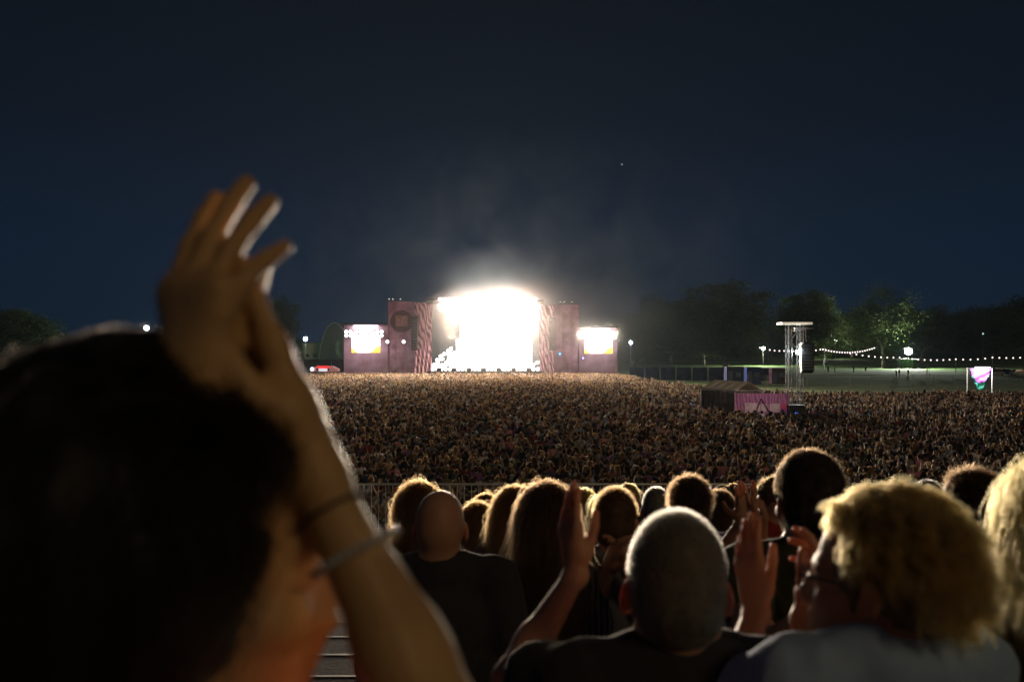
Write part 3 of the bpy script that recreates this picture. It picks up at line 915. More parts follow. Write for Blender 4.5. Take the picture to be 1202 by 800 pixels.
# hanging loudspeaker column
hx = at(945.5, 405, D0).x
la = empty('line_array', (hx, D0 - .2, at(0, 436, D0).z)); tag(la, 'curved black loudspeaker column hanging from the truss tower over the crowd', 'loudspeaker')
nC = 9
for i in range(nC):
    h = 2.72 / nC; ang = (i - nC + 1) * .05
    o = MB().box((0, 0, h / 2), (1.18, .75, h * .92)).box((0, -.4, h / 2), (.95, .06, h * .6)).build('cabinet', black, la)
    o.location = (0, -.02 * (nC - i) ** 1.6 * .6, i * h); o.rotation_euler = (ang, 0, 0)
MB().tube((0, 0, 2.75), (0, 0, 4.4), .05).box((0, 0, 2.8), (.9, .5, .12)).build('hanger', black, la)
# white work lamp beside it
def flood(name, loc, label, power, es, r=.22, color=(.85, 1, 1), pole=True, emitter=True, size=.3):
    t = empty(name, (loc[0], loc[1], ground_z(loc[0], loc[1]) if pole else loc[2])); tag(t, label, 'floodlight')
    z = loc[2] - t.location.z
    MB().box((0, .16, z), (r * 2.4, .2, r * 1.9)).tube((0, .06, z), (0, 0, z), r, 12, m=1).build('lamp_head', [black, mat('lamp glass', (.8, .9, .9), emit=color, es=es)], t)
    if pole: MB().tube((0, .3, 0), (0, .3, z), .09, 8, .06).build('pole', steel, t)
    if power: lamp('flood_beam', 'POINT', (0, -.25, z), None, power, color, size, parent=t)
    return t
flood('work_lamp', tuple(at(938, 413, D0 - .3)), 'small glaring white lamp fixed between the truss tower and its loudspeakers', 1100, 40, .22, pole=False)
# tent beside it
tent = empty('marquee_tent', (0, 0, 0)); 
A = at(823, 475, 96); A.z = 0
c1 = Vector((at(823, 0, 93).x, 93, 0)); c2 = Vector((at(863, 0, 88).x, 88, 0)); dv = (c2 - c1); nv = Vector((-dv.y, dv.x, 0)).normalized(); nv = nv if nv.y > 0 else -nv
c3 = c2 + nv * 3.0; c4 = c1 + nv * 3.0
tent.location = c1; tag(tent, 'low pale canvas marquee standing among the crowd', 'marquee')
canvas = mat('lit roof canvas', (.75, .66, .48), .85, noise=.12, nscale=2, bump=.2, bscale=4)  # roof canvas kept paler, the light on it put into the colour
cwall = mat('canvas wall', (.20, .20, .17), .9, noise=.2, nscale=1.5)
eave = 3.2; ridge = 4.0
def rel(p, z): return (p.x - c1.x, p.y - c1.y, z)
m1, m2 = (c1 + c4) / 2, (c2 + c3) / 2
nb = 4
for i in range(nb):   # roof panels each side of the ridge
    for s0, s1 in ((c1, c2), (c4, c3)):
        a0 = s0.lerp(s1, i / nb + .004); a1 = s0.lerp(s1, (i + 1) / nb - .004); b0 = m1.lerp(m2, i / nb + .004); b1 = m1.lerp(m2, (i + 1) / nb - .004)
        me = MB(); sag = .02
        mid = (a0 + a1 + b0 + b1) / 4
        vs = [rel(a0, eave), rel(a1, eave), rel(b1, ridge), rel(b0, ridge), rel(mid, (eave + ridge) / 2 - sag)]
        vs += [(v[0], v[1], v[2] - .04) for v in vs]
        me.add(vs, [[0, 1, 4], [1, 2, 4], [2, 3, 4], [3, 0, 4], [6, 5, 9], [7, 6, 9], [8, 7, 9], [5, 8, 9], [0, 5, 6, 1], [1, 6, 7, 2], [2, 7, 8, 3], [3, 8, 5, 0]])
        me.build('roof_panel', canvas, tent)
for s0, s1, n in ((c1, c2, 7), (c2, c3, 4), (c4, c3, 7), (c1, c4, 4)):
    for i in range(n):
        a = s0.lerp(s1, i / n + .01); b = s0.lerp(s1, (i + 1) / n - .01)
        o = MB().add([rel(a, .05), rel(b, .05), rel(b, eave - .12), rel(a, eave - .12), (*(np.array(rel(a, .05)) + (nv.x * .05, nv.y * .05, 0)),), (*(np.array(rel(b, .05)) + (nv.x * .05, nv.y * .05, 0)),), (*(np.array(rel(b, eave - .12)) + (nv.x * .05, nv.y * .05, 0)),), (*(np.array(rel(a, eave - .12)) + (nv.x * .05, nv.y * .05, 0)),)],
                 [[0, 1, 2, 3], [7, 6, 5, 4], [0, 4, 5, 1], [1, 5, 6, 2], [2, 6, 7, 3], [3, 7, 4, 0]]).build('wall_panel', cwall, tent)
    MB().tube(rel(s0, eave), rel(s1, eave), .075, 6).build('eave_rail', mat('white aluminium', (.7, .68, .6), .4, .3), tent)
for p_ in (c1, c2, c3, c4): MB().tube(rel(p_, 0), rel(p_, eave), .07, 6).build('corner_post', steel, tent)
# pink banner box
bx0, bx1 = at(863, 0, 85).x, at(926, 0, 85).x
zt = at(0, 461.5, 85).z
bb = empty('banner_platform', ((bx0 + bx1) / 2, 85, 0)); tag(bb, 'pink printed banner round a platform beside the marquee in the crowd', 'banner platform')
pm = banner_mat('magenta banner print', (.66, .27, .42), (.36, .15, .33), 1.2, .3)
wb = bx1 - bx0
for i in range(4):
    MB().box((-wb / 2 + wb * (i + .5) / 4, -.03, zt / 2 + .3), (wb / 4 - .02, .04, zt - .6)).build('banner_panel', pm, bb)
pal = mat('pale banner print', (.80, .62, .60), .8, noise=.25, nscale=2)
for x_, w_, h_ in ((-.95, 1.1, .85), (1.1, .9, .75), (.15, .45, .7), (-.30, .30, .6)):
    MB().box((x_, -.062, zt - 1.25), (w_, .015, h_)).build('pale_print', pal, bb)
rd = mat('rose print', (.78, .13, .28), .8)
MB().tube((1.85, -.06, zt - 1.15), (1.85, -.075, zt - 1.15), .32, 16).build('round_print', rd, bb)
gtr = MB()
for a, b in (((-.1, zt - .45), (-1.0, .4)), ((-.1, zt - .45), (1.25, .4))): gtr.tube((a[0], -.12, a[1]), (b[0], -.12, b[1]), .045, 5)
gtr.build('brace', black, bb)
MB().box((0, 2.0, .6), (wb, 3.9, 1.2)).build('platform', black, bb)
rr_ = MB()
for i in range(7): rr_.tube((-wb / 2 + wb * i / 6, .1, 1.2), (-wb / 2 + wb * i / 6, .1, zt + .25), .03, 5)
rr_.tube((-wb / 2, .1, zt + .25), (wb / 2, .1, zt + .25), .035, 5).build('rail', steel, bb)
lamp('banner_wash', 'SPOT', (0, -5, 4.2), (0, 0, 2), 200, (1, .80, .85), .3, 90, 1, bb)
# equipment box with a blue light
eb = empty('equipment_case', (at(934, 0, 84).x, 84, 0)); tag(eb, 'black equipment case showing a blue screen at the foot of the truss tower', 'equipment case')
MB().box((0, 0, 1.1), (1.3, .9, 2.2)).build('case', black, eb)
MB().box((.02, -.47, at(0, 484.5, 84).z), (.42, .03, .16)).build('blue_screen', mat('blue screen', (.1, .2, .8), emit=(.05, .22, 1), es=1.1), eb)

# scaffold with glowing white rail on the other side of the field
sc = empty('camera_platform', (at(358, 0, 118).x, 118, 0)); tag(sc, 'small scaffold platform with a white lit rail rising from the crowd', 'platform')
zz = at(0, 458.5, 118).z
MB().box((0, 0, zz - .3), (1.6, 1.6, .1)).build('floor_board', black, sc)
s_ = MB()
for a in (-.8, .8):
    for b in (-.8, .8): s_.tube((a, b, 0), (a, b, zz), .04, 5)
s_.build('leg', steel, sc)
MB().box((0, -.85, zz), (1.7, .06, .10)).box((.85, 0, zz), (.06, 1.7, .10)).build('rail', mat('glowing white rail', (.8, .8, .75), .5, emit=(1, .95, .85), es=.25), sc)  # rail given a faint glow to stand in for light on it
# red and white stall at the far edge
sl_ = empty('snack_stall', (at(376, 0, 196).x, 199, 0)); tag(sl_, 'lit white market stall with red top at the far edge of the field', 'stall')
zs = lambda py: CAMZ - (py - HY) / F * 199
redl = mat('lit red sign', (.7, .04, .03), emit=(1, .05, .05), es=.75)
whl = mat('glowing white counter', (.8, .8, .85), emit=(.85, .88, 1), es=.75)  # counter glows by itself, its lighting put into the material
MB().prism([(-2.8, zs(436)), (-2.8, zs(433)), (-1.4, zs(429.5)), (1.5, zs(429.5)), (2.9, zs(433)), (2.9, zs(436))], .5, 3).build('roof', mat('glowing pink canvas', (.6, .3, .3), .8, emit=(1, .4, .4), es=.12), sl_)  # canvas has a slight glow of its own, as if lit
MB().box((-.1, .3, zs(430.7)), (2.5, .2, .55)).build('sign_board', redl, sl_)
MB().box((-.1, .25, zs(434)), (1.7, .2, .55)).build('counter', whl, sl_)
MB().ball((-2.3, .2, zs(433)), (.42, .2, .42), 10, 6).build('lamp', mat('cold lamp', (.8, .85, 1), emit=(.75, .85, 1), es=1.6), sl_)
for q in (-1, 1): MB().box((q * 1.15 - .1, .2, zs(433.5)), (.35, .15, .5)).build('speaker', black, sl_)
for q in (-2.7, 2.7): MB().tube((q, .6, 0), (q, .6, zs(433)), .06).build('post', steel, sl_)

# ------------------------------------------------------------------ far left: low hall, arched hangar, lamp
hg = empty('hangar', (at(393, 0, 330).x, 330, ground_z(-60, 330))); tag(hg, 'pale arched hangar beyond the stage wing', 'hangar')
hgm = mat('pale corrugated sheet', (.13, .15, .14), .6, .2, noise=.1, nscale=1)
hz = at(0, 379, 330).z - hg.location.z; hwid = 5.2
arch = [(math.cos(a) * hwid, max(0, math.sin(a)) * hz) for a in np.linspace(0, math.pi, 17)]
MB().prism(arch, 0, 26).build('vault', hgm, hg)
rb = MB()
for a in np.linspace(0, math.pi, 25)[:-1]:
    b = a + math.pi / 24
    rb.tube((math.cos(a) * (hwid + .12), -.12, math.sin(a) * (hz + .12)), (math.cos(b) * (hwid + .12), -.12, math.sin(b) * (hz + .12)), .14, 4)
rb.build('rim', mat('pale trim', (.6, .62, .55), .6), hg)
dr = MB()
for x in (-2.4, 0, 2.4): dr.box((x, -.08, 2.2), (2.2, .12, 4.4))
dr.build('door', mat('hangar door', (.12, .14, .14), .6), hg)
lb = empty('low_hall', (at(369, 0, 335).x, 335, ground_z(-60, 335))); tag(lb, 'long low white hall beside the arched hangar', 'hall')
lbh = at(0, 402.5, 335).z - lb.location.z
MB().box((-1, 4, lbh / 2), (11.0, 8, lbh)).build('wall', mat('white render', (.6, .64, .6), .8, noise=.1, nscale=1), lb)
MB().box((-1, 4, lbh + .15), (11.6, 8.6, .3)).build('roof', mat('roof sheet', (.2, .2, .2), .6), lb)
for i in range(4): MB().box((-5 + i * 2.6, -.03, lbh * .45), (1.2, .08, .9)).build('window', mat('dark pane', (.03, .04, .05), .2), lb)
flood('yard_floodlight', tuple(at(358.5, 397.5, 322)), 'cold white floodlight on a pole above the low hall', 10000, 14, .62, (.75, .95, 1))
flood('yard_floodlight', tuple(at(172, 385, 300)), 'cold white floodlight just above the big dark hair', 14000, 20, .7, (.85, .95, 1))
hd = empty('field_fence', (0, 0, 0)); hd.location = (-62, 236, 0); tag(hd, 'long dark cloth screen fence behind the crowd beside the stage wing', 'fence')
for i in range(14):
    MB().box((-16 + i * 3.4 - 8, 0, 1.95), (3.3, .06, 3.9)).build('fence_panel', darkc, hd)
    MB().tube((-17.7 + i * 3.4 - 8, .1, 0), (-17.7 + i * 3.4 - 8, .1, 4.0), .05, 5).build('post', steel, hd)

# ------------------------------------------------------------------ right: park edge
# kiosk shelter with floodlight
kx = at(1065, 0, 300)
ks = empty('shelter', (kx.x, 300, ground_z(kx.x, 300))); tag(ks, 'small open shelter lit by the glaring floodlight among the park trees', 'shelter')
kz = at(0, 421.5, 300).z - ks.location.z
for q in (-2.4, 2.4):
    for r_ in (-1.2, 1.2): MB().box((q, r_, kz / 2), (.18, .18, kz)).build('post', black, ks)
MB().box((0, 0, kz), (5.8, 3.4, .25)).build('roof', mat('shelter roof', (.35, .4, .38), .5), ks)
MB().box((0, 1.1, kz / 2), (4.6, .06, kz - .8)).build('back_pane', mat('shelter pane', (.16, .25, .25), .3), ks)
MB().box((0, .6, .5), (3.6, .4, .08)).box((-1.6, .6, .25), (.1, .3, .5)).box((1.6, .6, .25), (.1, .3, .5)).build('bench', mat('bench wood', (.2, .13, .08), .7), ks)
flood('park_floodlight', tuple(at(1066.5, 412, 299)), 'glaring white floodlight on a pole over the small shelter', 52000, 40, 1.0, (.92, 1, .82))
flood('park_floodlight', tuple(at(981, 399, 420)), 'warm white floodlight high between two park trees', 7000, 9, .9, (1, .95, .8))
flood('park_floodlight', tuple(at(896, 408.5, 330)), 'pale lamp at the start of the string lights', 26000, 6, .55, (.95, 1, .70))
flood('park_floodlight', tuple(at(740.5, 402, 260)), 'small bluish lamp beside the smoky stage wing', 2500, 6, .38, (.65, .75, 1))
for px, py, cc, lab in ((840, 404.5, (1, .95, .8), 'tiny warm lamp under the tallest tree, nearer the stage'), (845.5, 404.5, (.9, .85, .8), 'tiny pale lamp under the tallest tree, farther from the stage'), (749, 411, (.8, .9, .8), 'tiny pale lamp low by the smoky wing'), (1154, 391.5, (.5, .8, .7), 'tiny green lamp in the dark trees'), (787, 406.5, (1, .8, .6), 'tiny orange lamp deep in the dark trees'), (902, 391, (.45, .15, .8), 'violet lamp high behind the string lights')):
    flood('far_lamp', tuple(at(px, py, 400)), lab, 0, 1.1, .34, cc)

# string lights
warm = mat('string light bulb', (.9, .8, .8), emit=(1, .80, .78), es=2.2)
cable = mat('cable', (.02, .02, .02), .8)
bulbm = MB().ball((0, 0, 0), .20, 8, 6).mesh('bulb', warm, True)
def festoon(pts, label, spacing):
    o0 = Vector(pts[0]); t = empty('string_lights', o0); tag(t, label, 'string lights')
    cb = MB()
    for a, b in zip(pts[:-1], pts[1:]):
        a = Vector(a); b = Vector(b); L_ = (b - a).length; n = max(2, int(L_ / spacing)); sag = L_ * .03
        pr = None
        for i in range(n + 1):
            u = i / n; p = a.lerp(b, u); p.z -= sag * 4 * u * (1 - u)
            if pr is not None: cb.tube(pr - o0, p - o0, .03, 4, cap=False)
            pr = p
            if i < n:
                o = link('bulb', bulbm, t); o.location = p - o0 - Vector((0, 0, .2))
    cb.build('cable', cable, t)
festoon([at(892, 407, 262), at(926, 410.5, 270), at(968, 408, 280)], 'pinkish string lights running from behind the truss tower', 1.9)
festoon([at(966, 409, 268), at(1029, 406.5, 300)], 'string lights swagged up to the pale trunked tree', 1.9)
festoon([at(998, 413.5, 262), at(1056, 418.5, 262), at(1122, 420.5, 262), at(1165, 418.5, 262), at(1230, 415, 262)], 'long line of string lights strung past the shelter', 1.65)
for px, py, d in ((926, 410.5, 270), (968, 408, 280), (1056, 418.5, 262), (1122, 420.5, 262), (1165, 418.5, 262)):
    q = at(px, py, d); g_ = ground_z(q.x, q.y)
    tag(MB().tube((0, 0, 0), (0, 0, q.z - g_), .06, 6).build('light_pole', steel), 'thin pole carrying the string lights ' + {926: 'behind the truss tower', 968: 'beside the hanging loudspeakers', 1056: 'next to the shelter', 1122: 'above the purple cloth', 1165: 'by the parked cars'}[px], 'pole', 'poles of the string lights').location = (q.x, q.y, g_)

# mesh fencing along the track
ff = MB().tube((-1.7, 0, 0), (-1.7, 0, 2.2), .028, 5).tube((1.7, 0, 0), (1.7, 0, 2.2), .028, 5).tube((-1.7, 0, 2.2), (1.7, 0, 2.2), .028, 5).tube((-1.7, 0, .2), (1.7, 0, .2), .024, 5)
for i in range(1, 17): ff.tube((-1.7 + i * .2, 0, .2), (-1.7 + i * .2, 0, 2.2), .003, 3, cap=False)
for i in range(1, 8): ff.tube((-1.7, 0, .2 + i * .25), (1.7, 0, .2 + i * .25), .003, 3, cap=False)
fm = ff.mesh('fence_panel', tsteel)
fe = empty('mesh_fence', (70, 168, 0)); tag(fe, 'line of temporary mesh fence panels across the grass behind the crowd', 'fence')
for i in range(24):
    o = link('fence_panel', fm, fe); o.location = (-28 + i * 3.55, .5 * math.sin(i * .7), 0); o.rotation_euler = (0, 0, .05 * math.sin(i))
# purple cloth under a white light
bd = 128.
pb = empty('lit_banner', (at(1151, 0, bd).x, bd, 0)); tag(pb, 'purple and green cloth draped under a white light beside a pale pole', 'banner')
zt = at(0, 432, bd).z; zb = at(0, 458, bd).z
for x_ in (-1.75, 1.5): MB().tube((x_, 0, 0), (x_, 0, zt + .05), .06, 6).build('post', mat('pale pole', (.6, .62, .6), .5, .2), pb)
MB().tube((-1.75, 0, zt), (1.5, 0, zt), .04, 6).build('crossbar', steel, pb)
def drape(top, bot, wt, wb_, m, name, yy):
    g = []; q = []; nx_, nz_ = 25, 13
    for j in range(nz_):
        v = j / (nz_ - 1)
        for i in range(nx_):
            u = i / (nx_ - 1) * 2 - 1
            sag = (1 - u * u)
            z_ = top - (top - bot) * v * (.35 + .65 * sag)
            g.append((u * (wt * (1 - v) + wb_ * v), yy + .10 * math.sin(u * 4 + v * 13 * (1 - .6 * abs(u))), z_))
    for j in range(nz_ - 1):
        for i in range(nx_ - 1):
            k = j * nx_ + i; q.append([k, k + 1, k + nx_ + 1, k + nx_])
    link(name, mesh_np(name, np.array(g), np.array(q), [m]), pb)
drape(zt - .05, zb + .95, 1.42, 1.15, mat('purple cloth', (.55, .12, .80), .6, sheen=.3, trans=.3), 'purple_cloth', 0)
drape(zb + 1.9, zb + .05, 1.2, .75, mat('green cloth', (.04, .38, .26), .6, sheen=.3, trans=.3), 'green_cloth', .12)
MB().box((0, -.55, zt + .12), (1.9, .3, .14)).build('lamp_bar', mat('lamp bar glass', (.9, .9, .9), emit=(1, .95, 1), es=3), pb)
lamp('banner_lamp', 'AREA', (0, -.75, zt + .02), (0, .1, zt - 1.3), 420, (1, .92, 1), 1.8, parent=pb, size_y=.2)
# pale truss mast
ms = empty('truss_mast', (at(1089, 0, 140).x, 140, 0)); tag(ms, 'slender pale truss mast standing behind the crowd left of the purple cloth', 'mast')
mz = at(0, 428, 140).z; mm = MB()
for a, b in ((-.16, -.1), (.16, -.1), (0, .18)): mm.tube((a, b, 0), (a, b, mz), .03, 5)
for k in range(int(mz / .35)):
    s_ = .16 if k % 2 else -.16; mm.tube((s_, -.1, k * .35), (-s_, -.1, k * .35 + .35), .014, 4)
mm.build('chord', steel, ms)
MB().box((0, 0, .6), (.7, .7, .3)).build('base', mat('pale base', (.6, .6, .6), .6), ms)
# containers with print
for i, (px, py0, py1, d, wd, label) in enumerate(((863, 431, 441, 178, 2.9, 'dark blue cabin with faint pale stripes, nearest the big trees'), (885, 431.5, 440, 182, 2.5, 'bright blue cabin between two other cabins'), (914, 432.5, 442, 186, 2.4, 'dark maroon cabin just left of the truss tower'))):
    q = at(px, py0, d); t = empty('site_cabin', (q.x, d, 0)); tag(t, label, 'cabin', 'site cabins in a row behind the crowd')
    cm = ((.03, .04, .12), (.02, .05, .22), (.08, .045, .07))[i]
    h = q.z
    MB().box((0, 1.2, h / 2), (wd * 1.05, 2.4, h)).build('body', mat('cabin paint', cm, .5, noise=.2, nscale=2), t)
    MB().box((0, 1.2, h + .06), (wd * 1.1, 2.5, .12)).build('roof', mat('cabin roof', (.1, .1, .12), .6), t)
    MB().box((-wd * .3, -.02, h * .42), (.8, .06, h * .75)).build('door', mat('cabin door', (.12, .14, .3), .5), t)
    MB().box((wd * .2, -.02, h * .6), (.9, .06, .8)).build('window', mat('cabin pane', (.15, .2, .35), .2), t)
# long low screen behind the crowd at the trees' foot
sc2 = empty('screen_fence', (24, 205, 0)); sc2.location = (38, 204, 0); tag(sc2, 'low dark blue screen fence under the trees beside the smoky stage wing', 'fence')
for i in range(9): MB().box((-12 + i * 3.05, -i * 1.2, 1.5), (2.95, .08, 2.6)).build('fence_panel', mat('blue screen cloth', (.04, .055, .11), .8, noise=.4, nscale=.8), sc2)

# parked cars
glassm = mat('car glass', (.02, .025, .03), .08, spec=.8)
tyre = mat('tyre', (.02, .02, .02), .9); rimm = mat('alloy rim', (.5, .5, .5), .3, .8)
def car(x, y, rz, c, label, first=None):
    t = empty('parked_car', (x, y, ground_z(x, y)), rz); tag(t, label, 'car', 'cars parked on the grass beyond the fence')
    pts = [(-2.1, .35), (-2.15, .8), (-1.9, .95), (-1.1, 1.02), (1.15, 1.0), (2.0, .85), (2.15, .6), (2.1, .35)]
    MB().prism(pts, -.85, .85).build('body', mat('car paint', c, .25, spec=.6), t, False)
    MB().add([(-1.75, -.78, .98), (1.0, -.78, 1.0), (.45, -.62, 1.45), (-1.15, -.62, 1.45), (-1.75, .78, .98), (1.0, .78, 1.0), (.45, .62, 1.45), (-1.15, .62, 1.45)],
             [[0, 1, 2, 3], [7, 6, 5, 4], [0, 4, 5, 1], [1, 5, 6, 2], [2, 6, 7, 3], [3, 7, 4, 0]]).build('cabin_glass', glassm, t)
    MB().box((-.35, 0, 1.46), (1.5, 1.2, .05)).build('roof', mat('car paint', c, .25, spec=.6), t)
    for a in (-1.35, 1.35):
        for b in (-.86, .86):
            o = MB().tube((0, -.1, 0), (0, .1, 0), .32, 14).build('wheel', tyre, t); o.location = (a, b, .32)
            MB().tube((0, -.11, 0), (0, .11, 0), .19, 10).build('rim', rimm, o)
    for b in (-.6, .6): MB().box((2.12, b, .68), (.08, .3, .14)).build('headlight', mat('headlight glass', (.8, .8, .8), .1), t)
for px, d, rz, c, l in ((1168, 235, .3, (.35, .37, .4), 'silver car parked nearest the purple cloth'), (1182, 238, -.2, (.04, .06, .12), 'dark blue car parked between a silver and a white car'), (1197, 236, .1, (.6, .6, .62), 'white car at the end of the row by the edge of the park'), (1174, 252, .0, (.05, .05, .05), 'black car parked in the row behind')):
    car(at(px, 0, d).x, d, rz, c, l)

# ------------------------------------------------------------------ trees
leafm = mat('leaves', (.055, .10, .022), .7, noise=.5, nscale=.5, trans=.35, base2=(.10, .12, .035))
leafd = mat('dark leaves', (.045, .085, .024), .7, noise=.5, nscale=.4, trans=.3, base2=(.08, .12, .03))
bark = mat('grey bark', (.22, .20, .16), .9, noise=.4, nscale=2, bump=.5, bscale=4, dist=.05)
barkp = mat('pale bark', (.55, .52, .42), .85, noise=.3, nscale=2)
def tree_parts(seed, h, wd, nleaf, pale=False, conifer=False):
    r = np.random.default_rng(seed)
    tm = MB(); tips = []
    base = np.array([0, 0, 0.]); fork = np.array([r.uniform(-.3, .3), 0, h * (.22 if not conifer else .9)])
    tr = h * .022
    mid = (base + fork) / 2 + np.array([r.uniform(-.2, .2), 0, 0])
    tm.tube(base, mid, tr * 1.25, 8, tr); tm.tube(mid, fork, tr, 8, tr * .8 if not conifer else tr * .2)
    nb_ = 6 if not conifer else 0
    for i in range(nb_):
        a = i * 6.28 / nb_ + r.uniform(-.4, .4); el = r.uniform(.75, 1.25)
        L1 = h * r.uniform(.22, .34)
        p1 = fork + np.array([math.cos(a) * math.cos(el), math.sin(a) * math.cos(el), math.sin(el)]) * L1
        tm.tube(fork, p1, tr * .6, 6, tr * .35)
        for j in range(3):
            a2 = a + r.uniform(-.9, .9); el2 = r.uniform(.5, 1.3)
            p2 = p1 + np.array([math.cos(a2) * math.cos(el2), math.sin(a2) * math.cos(el2), math.sin(el2)]) * L1 * r.uniform(.6, .9)
            tm.tube(p1, p2, tr * .33, 5, tr * .12); tips.append(p2)
    # leaf clumps: centres through the crown, biased to the outside
    nc = 120
    C = r.normal(size=(nc, 3)); C /= np.linalg.norm(C, axis=1)[:, None]; C *= (r.uniform(.25, 1, nc) ** .45)[:, None]
    lob = 1 + .22 * np.sin(C[:, 0] * 5 + seed) * np.cos(C[:, 2] * 4 + seed * 2) + r.normal(size=nc) * .06
    C *= lob[:, None]
    if conifer:
        z_ = r.uniform(.08, 1, nc); a = r.uniform(0, 6.28, nc); q = (1 - z_) * wd * .5 + .2
        C = np.stack([np.cos(a) * q, np.sin(a) * q, z_ * h], 1)
    else:
        C = C * np.array([wd * .5, wd * .5, h * .41]) + np.array([0, 0, h * .59])
        if tips: C = np.concatenate([C, np.array(tips)])
    k = nleaf // len(C); s_ = wd * .085 if not conifer else wd * .1
    cs = r.uniform(.6, 1.35, len(C)) * s_
    pt = np.repeat(C, k, 0) + np.clip(r.normal(size=(len(C) * k, 3)), -2, 2) * np.repeat(cs, k)[:, None] * np.array([1, 1, .62])
    n = len(pt); sz = r.uniform(.16, .34, n)[:, None] * (h / 22)
    u_ = r.normal(size=(n, 3)); u_ /= np.linalg.norm(u_, axis=1)[:, None]; v_ = np.cross(u_, r.normal(size=(n, 3))); v_ /= np.linalg.norm(v_, axis=1)[:, None]
    V = np.concatenate([pt - u_ * sz, pt + v_ * sz * .6, pt + u_ * sz, pt - v_ * sz * .6])
    i = np.arange(n); Q = np.stack([i, i + n, i + 2 * n, i + 3 * n], 1)
    return tm.mesh('trunk', barkp if pale else bark, True), V, Q
tree_kinds = {}
for key, args in dict(big=(11, 22, 17, 34000), wide=(12, 20, 20, 32000), tall=(13, 26, 17, 36000), pale=(14, 20, 20, 20000, True), small=(15, 12, 10, 14000), fir=(16, 8, 6, 8000, False, True), far=(17, 20, 22, 22000)).items():
    tmm, V, Q = tree_parts(*args)
    tree_kinds[key] = (tmm, mesh_np('crown', V, Q, [leafm if key in ('pale', 'tall', 'small') else leafd], smooth=False), args[1], args[2])
def tree(px, ptop, d, key, wpx, label, group='park trees beyond the field'):
    tmm, cm, h0, w0 = tree_kinds[key]
    x = (px - 601) / F * d; g_ = ground_z(x, d); h = CAMZ - (ptop - HY) / F * d - g_
    t = empty('fir_tree' if key == 'fir' else 'broadleaf_tree', (x, d, g_), random.uniform(0, 6.28)); tag(t, label, 'tree', group)
    sc_ = h / h0; sw = wpx / F * d / w0
    a = link('trunk', tmm, t); b = link('crown', cm, t)
    t.scale = (sw, sw, sc_)
TL = [(742, 372, 290, 'wide', 62, 'dark hazy tree just behind the smoky stage wing'),
      (786, 352, 275, 'big', 78, 'rounded dark tree between the stage smoke and the tallest tree'),
      (852, 334, 270, 'tall', 92, 'tallest broad tree standing behind the site cabins'),
      (826, 362, 330, 'far', 80, 'dark tree tucked behind the tallest tree'),
      (905, 372, 400, 'far', 60, 'low dark tree above the start of the string lights'),
      (950, 345, 285, 'tall', 66, 'green lit tree rising behind the truss tower'),
      (968, 384, 330, 'small', 40, 'small dark tree behind the hanging loudspeakers'),
      (1037, 346, 312, 'pale', 82, 'tree with forked pale trunk lit beside the shelter'),
      (1083, 362, 350, 'big', 62, 'dull green tree behind the small shelter'),
      (1000, 368, 420, 'far', 70, 'dark tree behind the warm floodlight'),
      (1125, 366, 430, 'wide', 80, 'dark tree above the purple cloth'),
      (1165, 360, 420, 'far', 84, 'dark tree above the parked cars'),
      (1206, 352, 430, 'big', 90, 'dark tree cut by the edge of the picture'),
      (1245, 360, 430, 'wide', 90, 'dark tree outside the row by the far park edge'),
      (326, 354, 235, 'big', 46, 'dark tree rising behind the clapping hand'),
      (352, 399, 240, 'fir', 13, 'small dark cone shaped tree under the cold floodlight'),
      (400, 397, 325, 'small', 12, 'small dark tree in front of the arched hangar'),
      (230, 386, 330, 'wide', 80, 'low dark tree behind the raised wrist'),
      (140, 394, 360, 'far', 70, 'low dark tree behind the big dark hair'),
      (20, 366, 300, 'big', 90, 'dark tree on the horizon above the big dark hair')]
for a in TL: tree(*a)
rowt = [(px, random.uniform(384, 396), random.uniform(470, 560), random.choice(('far', 'wide', 'big')), random.uniform(45, 70)) for px in list(range(690, 1260, 27))]
for i, a in enumerate(rowt): tree(*a, 'far dark tree in the low treeline closing off the park', 'far treeline')

star = MB().ball((0, 0, 0), 2.2, 8, 6).build('star', mat('star light', (.9, .9, .9), emit=(.8, .9, 1), es=.35), None, True)
star.location = at(730, 193, 2600); tag(star, 'single tiny star in the dark sky above the stage smoke', 'star')
# ------------------------------------------------------------------ crowd figures (seen at 8 pixels a head and less)
skin_c = mat('crowd skin', (.40, .28, .18), .6, trans=.25)
trou_c = mat('crowd trousers', (.04, .045, .06), .9)
shirt_o = attr_mat('crowd shirt', '', .3, obj_color=True)
hair_o = [mat('dark crowd hair', (.05, .028, .015), .5, sheen=1, trans=.45), mat('brown crowd hair', (.13, .07, .03), .5, sheen=1, trans=.45), mat('fair crowd hair', (.42, .29, .13), .5, sheen=1, trans=.5), mat('grey crowd hair', (.40, .38, .35), .5, sheen=1, trans=.4), mat('red cap cloth', (.35, .04, .03), .8), mat('white cap cloth', (.7, .7, .68), .8)]
for m in hair_o[:4]: m.node_tree.nodes['Principled BSDF'].inputs['Sheen Roughness'].default_value = .5
shirt_i = attr_mat('crowd shirt by point', 'shirt_col', .3)
hair_i = attr_mat('crowd hair by point', 'hair_col', 1, trans=.6)
phone_m = mat('phone screen', (.1, .1, .12), .2, emit=(.7, .8, 1), es=1.6)
